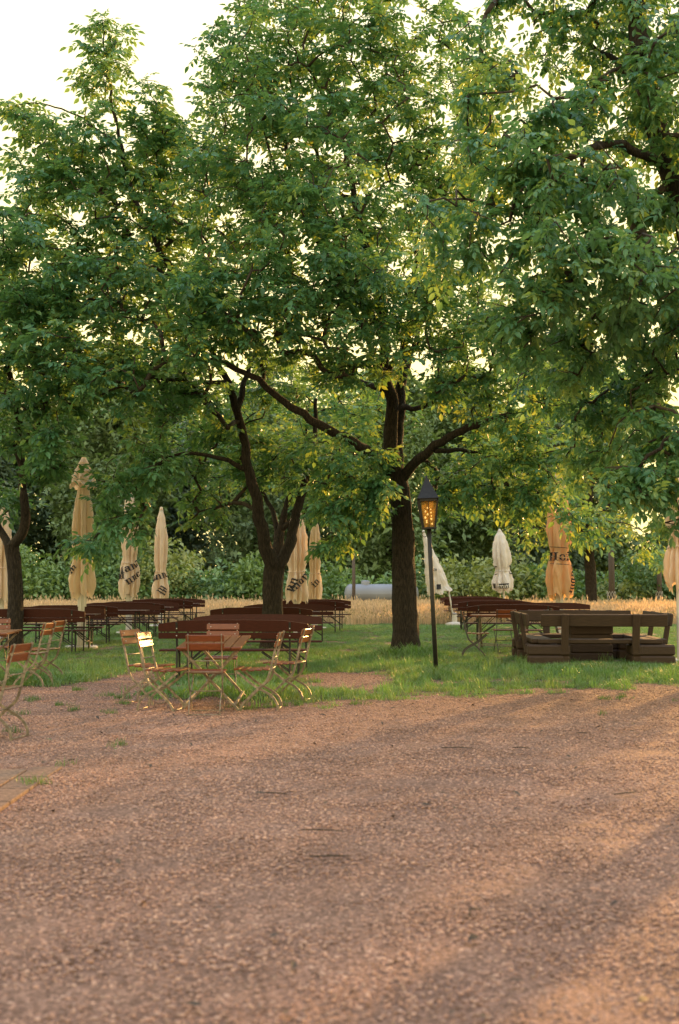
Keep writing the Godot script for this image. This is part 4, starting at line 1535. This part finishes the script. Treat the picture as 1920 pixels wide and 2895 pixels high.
func build_umbrellas() -> void:
	var u: Array
	var st: SurfaceTool
	# tallest, with a vent cap
	u = parasol("tallest closed beige parasol with a double top, left of the picture", Vector3(-5.72, 0, -26.0), 3.75, 1.16, 0.60, 1.3, 0.098, M.cloth)
	var cap := {"folds": 5, "depth": 0.5, "seed": 2.2, "profile": [0.05, 0.12, 0.2, 0.27, 0.33]}
	obj("vent_cap", canopy(cap, 4.24, 3.58, 0.12), M.cloth, u[0])
	lettering(u[1], 3.75, 1.16, "m", -0.75, 1.75, 0.16, 0.9, M.print, u[2])
	# with print round the hem
	u = parasol("closed beige parasol with black lettering round its lower half, second from the tallest", Vector3(-5.93, 0, -33.0), 4.0, 1.06, 0.62, 4.1, 0.09, M.cloth)
	lettering(u[1], 4.0, 1.06, "Mann", 0.15, 1.86, 0.21, 0.45, M.print, u[2])
	lettering(u[1], 4.0, 1.06, "na", -0.95, 1.62, 0.19, 0.1, M.print, u[2])
	lettering(u[1], 4.0, 1.06, "nne", 0.65, 1.58, 0.20, 0.55, M.print, u[2])
	# slim one
	u = parasol("slim closed beige parasol with rounded top standing free before the bushes", Vector3(-5.84, 0, -38.2), 3.83, 0.76, 0.56, 2.0, 0.07, M.cloth)
	u[0].set_meta("label", "slim closed beige parasol with rounded top standing free before the bushes")
	lettering(u[1], 3.83, 0.76, "ann", -0.25, 1.63, 0.22, 0.3, M.print, u[2])
	lettering(u[1], 3.83, 0.76, "m", 0.1, 1.22, 0.2, 0.9, M.print, u[2])
	lettering(u[1], 3.83, 0.76, "in", 0.55, 1.15, 0.2, 1.0, M.print, u[2])
	# twins behind the forked tree
	u = parasol("nearer of two closed parasols right behind the V forked trunk", Vector3(-1.17, 0, -32.0), 3.5, 0.92, 0.72, 5.3, 0.09, M.cloth)
	lettering(u[1], 3.5, 0.92, "mom", 0.45, 1.48, 0.2, 0.75, M.print, u[2])
	lettering(u[1], 3.5, 0.92, "un", -0.45, 1.38, 0.22, 1.2, M.print, u[2])
	u = parasol("farther of two closed parasols right behind the V forked trunk", Vector3(-0.76, 0, -36.2), 3.4, 0.88, 0.52, 0.6, 0.08, M.cloth)
	lettering(u[1], 3.4, 0.88, "in", 0.1, 1.42, 0.2, 0.8, M.print, u[2])
	# orange glowing one on the right
	u = parasol("large closed orange beige parasol with scalloped hem above the timber seat", Vector3(5.83, 0, -31.0), 4.35, 1.05, 0.76, 3.3, 0.1, M.cloth_orange)
	lettering(u[1], 4.35, 1.05, "Hof", -0.1, 2.12, 0.22, 0.0, M.print, u[2], 0.03)
	for y in [2.36, 1.92]:
		wrap_mesh(u[1], 4.35, 1.05, band(0.6, 0.014), -0.1, y, -0.06, "printed_line", M.print, u[2], 0.01)
	lettering(u[1], 4.35, 1.05, "mann", 1.15, 1.55, 0.2, 1.3, M.print, u[2])
	# edge ones
	parasol("closed beige parasol cut by the left picture edge behind the benches", Vector3(-8.68, 0, -30.0), 3.6, 0.95, 0.62, 6.4, 0.08, M.cloth)
	u = parasol("closed shaded beige parasol cut by the right picture edge behind the timber seat", Vector3(6.26, 0, -21.6), 3.7, 1.34, 0.56, 7.7, 0.045, M.cloth)
	# white upright one
	u = parasol("upright closed white parasol with a black name box, behind the right benches", Vector3(5.88, 0, -41.4), 3.25, 1.12, 0.80, 8.2, 0.035, M.cloth_white)
	u[0].rotation_degrees = Vector3(0, 0, 3.5)
	for y in [1.72, 1.98]:
		wrap_mesh(u[1], 3.25, 1.12, band(0.2, 0.035), 1.25, y, -0.2, "printed_line", M.print, u[2], 0.012)
		wrap_mesh(u[1], 3.25, 1.12, band(0.2, 0.035), -1.15, y, 0.1, "printed_line", M.print, u[2], 0.012)
	wrap_mesh(u[1], 3.25, 1.12, band(0.30, 0.17), -0.08, 1.30, 0.0, "name_box", M.print, u[2], 0.012)
	lettering(u[1], 3.25, 1.12, "mm", -0.08, 1.30, 0.14, 0.0, M.print_white, u[2], 0.02)
	wrap_mesh(u[1], 3.25, 1.12, band(0.16, 0.17), -1.15, 1.32, 0.0, "name_box", M.print, u[2], 0.012)
	# white leaning one: the upper mast is tilted at its joint
	var t := thing("parasol", "leaning closed white parasol right behind the lantern post", "parasol", Vector3(3.82, 0, -38.9))
	var joint := Vector3(-0.2, 1.2, 0)
	st = begin(true)
	tube(st, [Vector3(0, 0.02, 0), joint], [0.03, 0.026], 10)
	obj("mast", st, M.mast, t)
	var top := Vector3(-1.02, 3.1, 0)
	st = begin(true)
	tube(st, [joint, top], [0.024, 0.022], 10)
	obj("upper_mast", st, M.mast, t)
	var p := {"folds": 6, "depth": 0.3, "seed": 9.1, "profile": [0.05, 0.10, 0.17, 0.24, 0.31, 0.36, 0.42]}
	var sheet := obj("canopy", canopy(p, 2.05, 0.0, 0.1), M.cloth_white, t)
	sheet.position = Vector3(-0.49, 1.07, 0)
	sheet.rotation.z = 0.255
	var holder := sheet
	lettering(p, 2.05, 0.0, "us", -0.05, 0.82, 0.12, -0.2, M.print, holder)
	wrap_mesh(p, 2.05, 0.0, band(0.14, 0.16), 0.0, 0.22, -0.2, "name_box", M.print, holder, 0.012)
	st = begin(true)
	lathe(st, [Vector2(0.0, 0.07), Vector2(0.045, 0.04), Vector2(0.05, 0.0), Vector2(0.03, -0.05)], 10, top)
	obj("finial", st, M.cloth_white, t)
	st = begin()
	lathe(st, [Vector2(0.05, 0.42), Vector2(0.085, 0.40), Vector2(0.085, 0.12), Vector2(0.3, 0.07), Vector2(0.32, -0.01)], 14)
	obj("base", st, M.mast, t)


# ---------------------------------------------------------------- the rest

func build_small() -> void:
	lantern()
	gas_tank()
	# paving at the lower left
	var t := thing("paved_path", "corner of a brown paved path at the lower left", "paving", Vector3(-2.2, 0, -9.42))
	t.set_meta("kind", "structure")
	var kinds := []
	for k in 3:
		var ps := begin()
		box(ps, Vector3.ZERO, Vector3(0.226, 0.06, 0.474), Basis(), 0.006)
		ps.generate_normals()
		kinds.append(ps.commit())
	var mats := [M.paver, M.paver.duplicate(), M.paver.duplicate()]
	mats[1].albedo_color = lin(0.27, 0.17, 0.12)
	mats[2].albedo_color = lin(0.33, 0.21, 0.145)
	for i in 4:
		for j in 8:
			var y := -0.012 + 0.005 * hum.get_noise_2d(i * 9.0, j * 7.0)
			share("paver", kinds[(i + j) % 3], mats[(i * 2 + j * 3 + (i * j) % 2) % 3], t, Transform3D(Basis(Vector3.UP, 0.01 * hum.get_noise_2d(i * 3.0, j * 5.0)), Vector3(-0.125 - i * 0.245, y, 0.25 + j * 0.494 + (0.12 if i % 2 else 0.0))))
	# posts with wire sleeves at the meadow
	for a in [[12.55, 54.0, 3.0, 0.16, "thicker pale post with white wire sleeve at the right meadow edge", -1.5], [14.75, 54.0, 2.6, 0.13, "thinner pale post with white wire sleeve, rightmost at the meadow edge", 1.0]]:
		var post := thing("post", a[4], "post", Vector3(a[0], 0, -a[1]))
		var st := begin(true)
		tube(st, [Vector3(0, -0.1, 0), Vector3(0.02, 1.5, 0), Vector3(0.0, a[2], 0)], [a[3], a[3] * 0.9, a[3] * 0.8], 9, 0.1)
		obj("pole", st, M.grey_wood, post)
		st = begin()
		for i in 9:
			var ang := TAU * i / 9.0
			for s in [-1.0, 1.0]:
				var pts := []
				for k in 7:
					var b: float = ang + s * k * 0.35
					pts.append(Vector3(sin(b) * (a[3] + 0.03), 0.15 + k * 0.14, cos(b) * (a[3] + 0.03)))
				tube(st, pts, [0.012, 0.012, 0.012, 0.012, 0.012, 0.012, 0.012], 3)
		obj("wire_sleeve", st, M.mesh_white, post)
	var thin := thing("post", "thin wooden post beside the grey gas tank", "post", Vector3(0.62, 0, -52.2))
	var st := begin(true)
	tube(st, [Vector3(0, -0.1, 0), Vector3(0.02, 1.4, 0), Vector3(0.0, 2.7, 0)], [0.085, 0.08, 0.07], 8, 0.1)
	obj("pole", st, M.grey_wood, thin)
	# wind-blown bits on the gravel
	var leaf := begin()
	leaflet(leaf, Transform3D(), 0.09, 0.035, true)
	leaf.generate_normals()
	var where := []
	var tints := []
	for i in 150:
		var d := 4.0 + 10.5 * pow(rng.randf(), 0.8)
		var x := rng.randf_range(-0.33, 0.33) * d
		if grassy(x, d) > 0.4 or (x < -2.2 and d < 9.4):
			continue
		where.append(Transform3D(Basis.from_euler(Vector3(rng.randf_range(-0.4, 0.4), rng.randf() * TAU, rng.randf_range(-0.3, 0.3))).scaled(Vector3.ONE * rng.randf_range(0.4, 1.0)), Vector3(x, lie(x, d) + 0.03, -d)))
		var k := rng.randf_range(0.5, 1.3)
		tints.append(Color(0.075 * k, 0.05 * k, 0.032 * k) if i % 40 else Color(0.10, 0.14, 0.05))
	var tm := leaf_material(0.7, Color(0.1, 0.1, 0.1))
	tag(field("leaf_litter", leaf.commit(), tm, where, tints), "scattered small brown leaves lying on the gravel", "fallen leaves", "", "stuff")
	var sticks := [[-0.45, 8.2, 0.35, 0.2], [-0.1, 7.0, 0.2, 0.25], [-0.05, 6.35, 0.0, 0.22], [1.05, 10.4, 0.15, 0.30], [1.6, 10.4, 0.5, 0.16], [1.98, 8.2, -0.4, 0.18], [2.35, 11.4, 0.1, 0.12], [0.6, 5.3, 2.2, 0.12]]
	var said := ["thin bare twig left of the middle of the gravel", "slightly bent twig on the gravel near the centre", "straight twig on the gravel just below the centre twigs", "long dark twig on the gravel below the lantern post", "short twig on the gravel right of the long dark twig", "curved twig lying on the gravel at the right", "tiny twig on the gravel below the timber seat", "short dark stub on the near gravel right of the middle"]
	for i in sticks.size():
		var s: Array = sticks[i]
		var f := Vector3(cos(s[2]), 0, sin(s[2]))
		var side := Vector3(-f.z, 0, f.x) * 0.02
		var c := Vector3(s[0], 0.022, -s[1])
		st = begin(true)
		tube(st, [c - f * s[3] * 0.5, c + side + Vector3(0, 0.01, 0), c + f * s[3] * 0.5 - side * 0.5], [0.004, 0.005, 0.003], 5)
		tag(obj("fallen_twig", st, M.twig), said[i], "twig", "twigs lying on the gravel")


func lantern() -> void:
	var t := thing("lantern_post", "black lantern on a slightly leaning post with glowing amber panes and pointed roof", "street lamp", Vector3(1.56, 0, -18.95))
	t.rotation_degrees = Vector3(0, 0, 2.6)
	t.scale = Vector3(0.9, 0.965, 0.9)
	var st := begin(true)
	tube(st, [Vector3(0, -0.1, 0), Vector3(0.0, 1.2, 0), Vector3(0, 2.46, 0)], [0.042, 0.040, 0.040], 14)
	obj("pole", st, M.post_black, t)
	# scrolls under the lamp
	for s in [-1.0, 1.0]:
		var pts := []
		var rad := []
		for i in 20:
			var a := i / 19.0 * TAU * 0.95
			pts.append(Vector3(s * (0.085 - 0.044 * cos(a)), 2.33 + 0.044 * sin(a), 0))
			rad.append(0.0055)
		st = begin(true)
		tube(st, pts, rad, 6)
		obj("scroll", st, M.post_black, t)
	var y0 := 2.44
	var y1 := 2.90
	var w0 := 0.105
	var w1 := 0.165
	st = begin()
	box(st, Vector3(0, y0 - 0.012, 0), Vector3(w0 * 2 + 0.05, 0.03, w0 * 2 + 0.05))
	obj("bottom_plate", st, M.post_black, t)
	for sx in [-1.0, 1.0]:
		for sz in [-1.0, 1.0]:
			st = begin()
			bar(st, Vector3(sx * w0, y0, sz * w0), Vector3(sx * w1, y1, sz * w1), 0.034, 0.034, Vector3(0, 0, 1))
			obj("corner_bar", st, M.post_black, t)
	for k in 4:
		var turn := Basis(Vector3.UP, PI * 0.5 * k)
		st = begin()
		var lean := atan2(w1 - w0, y1 - y0)
		box(st, turn * Vector3(0, (y0 + y1) * 0.5, (w0 + w1) * 0.5 - 0.004), Vector3((w0 + w1) - 0.03, y1 - y0, 0.006), turn * Basis(Vector3.RIGHT, lean), 0.001)
		var pane := obj("glass_pane", st, M.glass, t)
		st = begin()
		bar(st, turn * Vector3(0, y0, w0 + 0.004), turn * Vector3(0, y1, w1 + 0.004), 0.012, 0.012)
		obj("glazing_bar", st, M.post_black, pane)
		st = begin()
		bar(st, turn * Vector3(-w1 - 0.015, y1, w1), turn * Vector3(w1 + 0.015, y1, w1), 0.03, 0.045)
		obj("top_rail", st, M.post_black, t)
	# the pointed roof, four slightly hollow sides
	st = begin()
	lathe(st, [Vector2(0.0, y1), Vector2(0.262, y1 + 0.012), Vector2(0.272, y1 + 0.028), Vector2(0.21, y1 + 0.11), Vector2(0.135, y1 + 0.215), Vector2(0.065, y1 + 0.32), Vector2(0.012, y1 + 0.415), Vector2(0.012, y1 + 0.43), Vector2(0.0, y1 + 0.435)], 4, Vector3.ZERO, PI * 0.25)
	obj("roof", st, M.post_black, t)
	# little bulbs inside
	var r := RandomNumberGenerator.new()
	r.seed = 4
	for i in 11:
		var y := y0 + 0.06 + 0.27 * (i / 10.0)
		var c := Vector3(r.randf_range(-0.075, 0.075), y, r.randf_range(0.0, 0.075))
		st = begin(true)
		var s := r.randf_range(0.010, 0.018)
		lathe(st, [Vector2(0, s * 1.2), Vector2(s * 0.7, s * 0.8), Vector2(s, 0), Vector2(s * 0.7, -s * 0.7), Vector2(0, -s)], 8, c)
		obj("bulb", st, M.bulb, t)
	var lamp := OmniLight3D.new()
	lamp.name = "lantern_light"
	t.add_child(lamp)
	lamp.position = Vector3(0, y0 + 0.24, 0.0)
	lamp.light_color = Color(1.0, 0.68, 0.3)
	lamp.light_energy = 0.008
	lamp.light_size = 0.05
	lamp.omni_range = 6.0
	lamp.omni_attenuation = 2.0
	lamp.shadow_enabled = true


func gas_tank() -> void:
	var t := thing("gas_tank", "grey cylindrical gas tank lying in the dry meadow before the bushes", "tank", Vector3(1.95, 0, -54.2), 4.0)
	var r := 0.46
	var st := begin(true)
	var prof := []
	for i in 7:
		var a := PI * 0.5 * i / 6.0
		prof.append(Vector2(r * sin(a), 1.45 + 0.28 * cos(a)))
	var back := prof.duplicate()
	back.reverse()
	for q in back:
		prof.append(Vector2(q.x, -q.y))
	var lay := begin(true)
	lathe(lay, prof, 26)
	var o := obj("shell", lay, M.tank, t)
	o.rotation.z = PI * 0.5
	o.position.y = 0.86
	for x in [-0.9, 0.9]:
		st = begin()
		box(st, Vector3(x, 0.22, 0), Vector3(0.12, 0.46, 0.6))
		obj("foot", st, M.concrete, t)
	st = begin(true)
	lathe(st, [Vector2(0.2, 1.25), Vector2(0.2, 1.44), Vector2(0.17, 1.48), Vector2(0.0, 1.5)], 16, Vector3(-0.75, 0, 0))
	obj("dome_cover", st, M.tank, t)
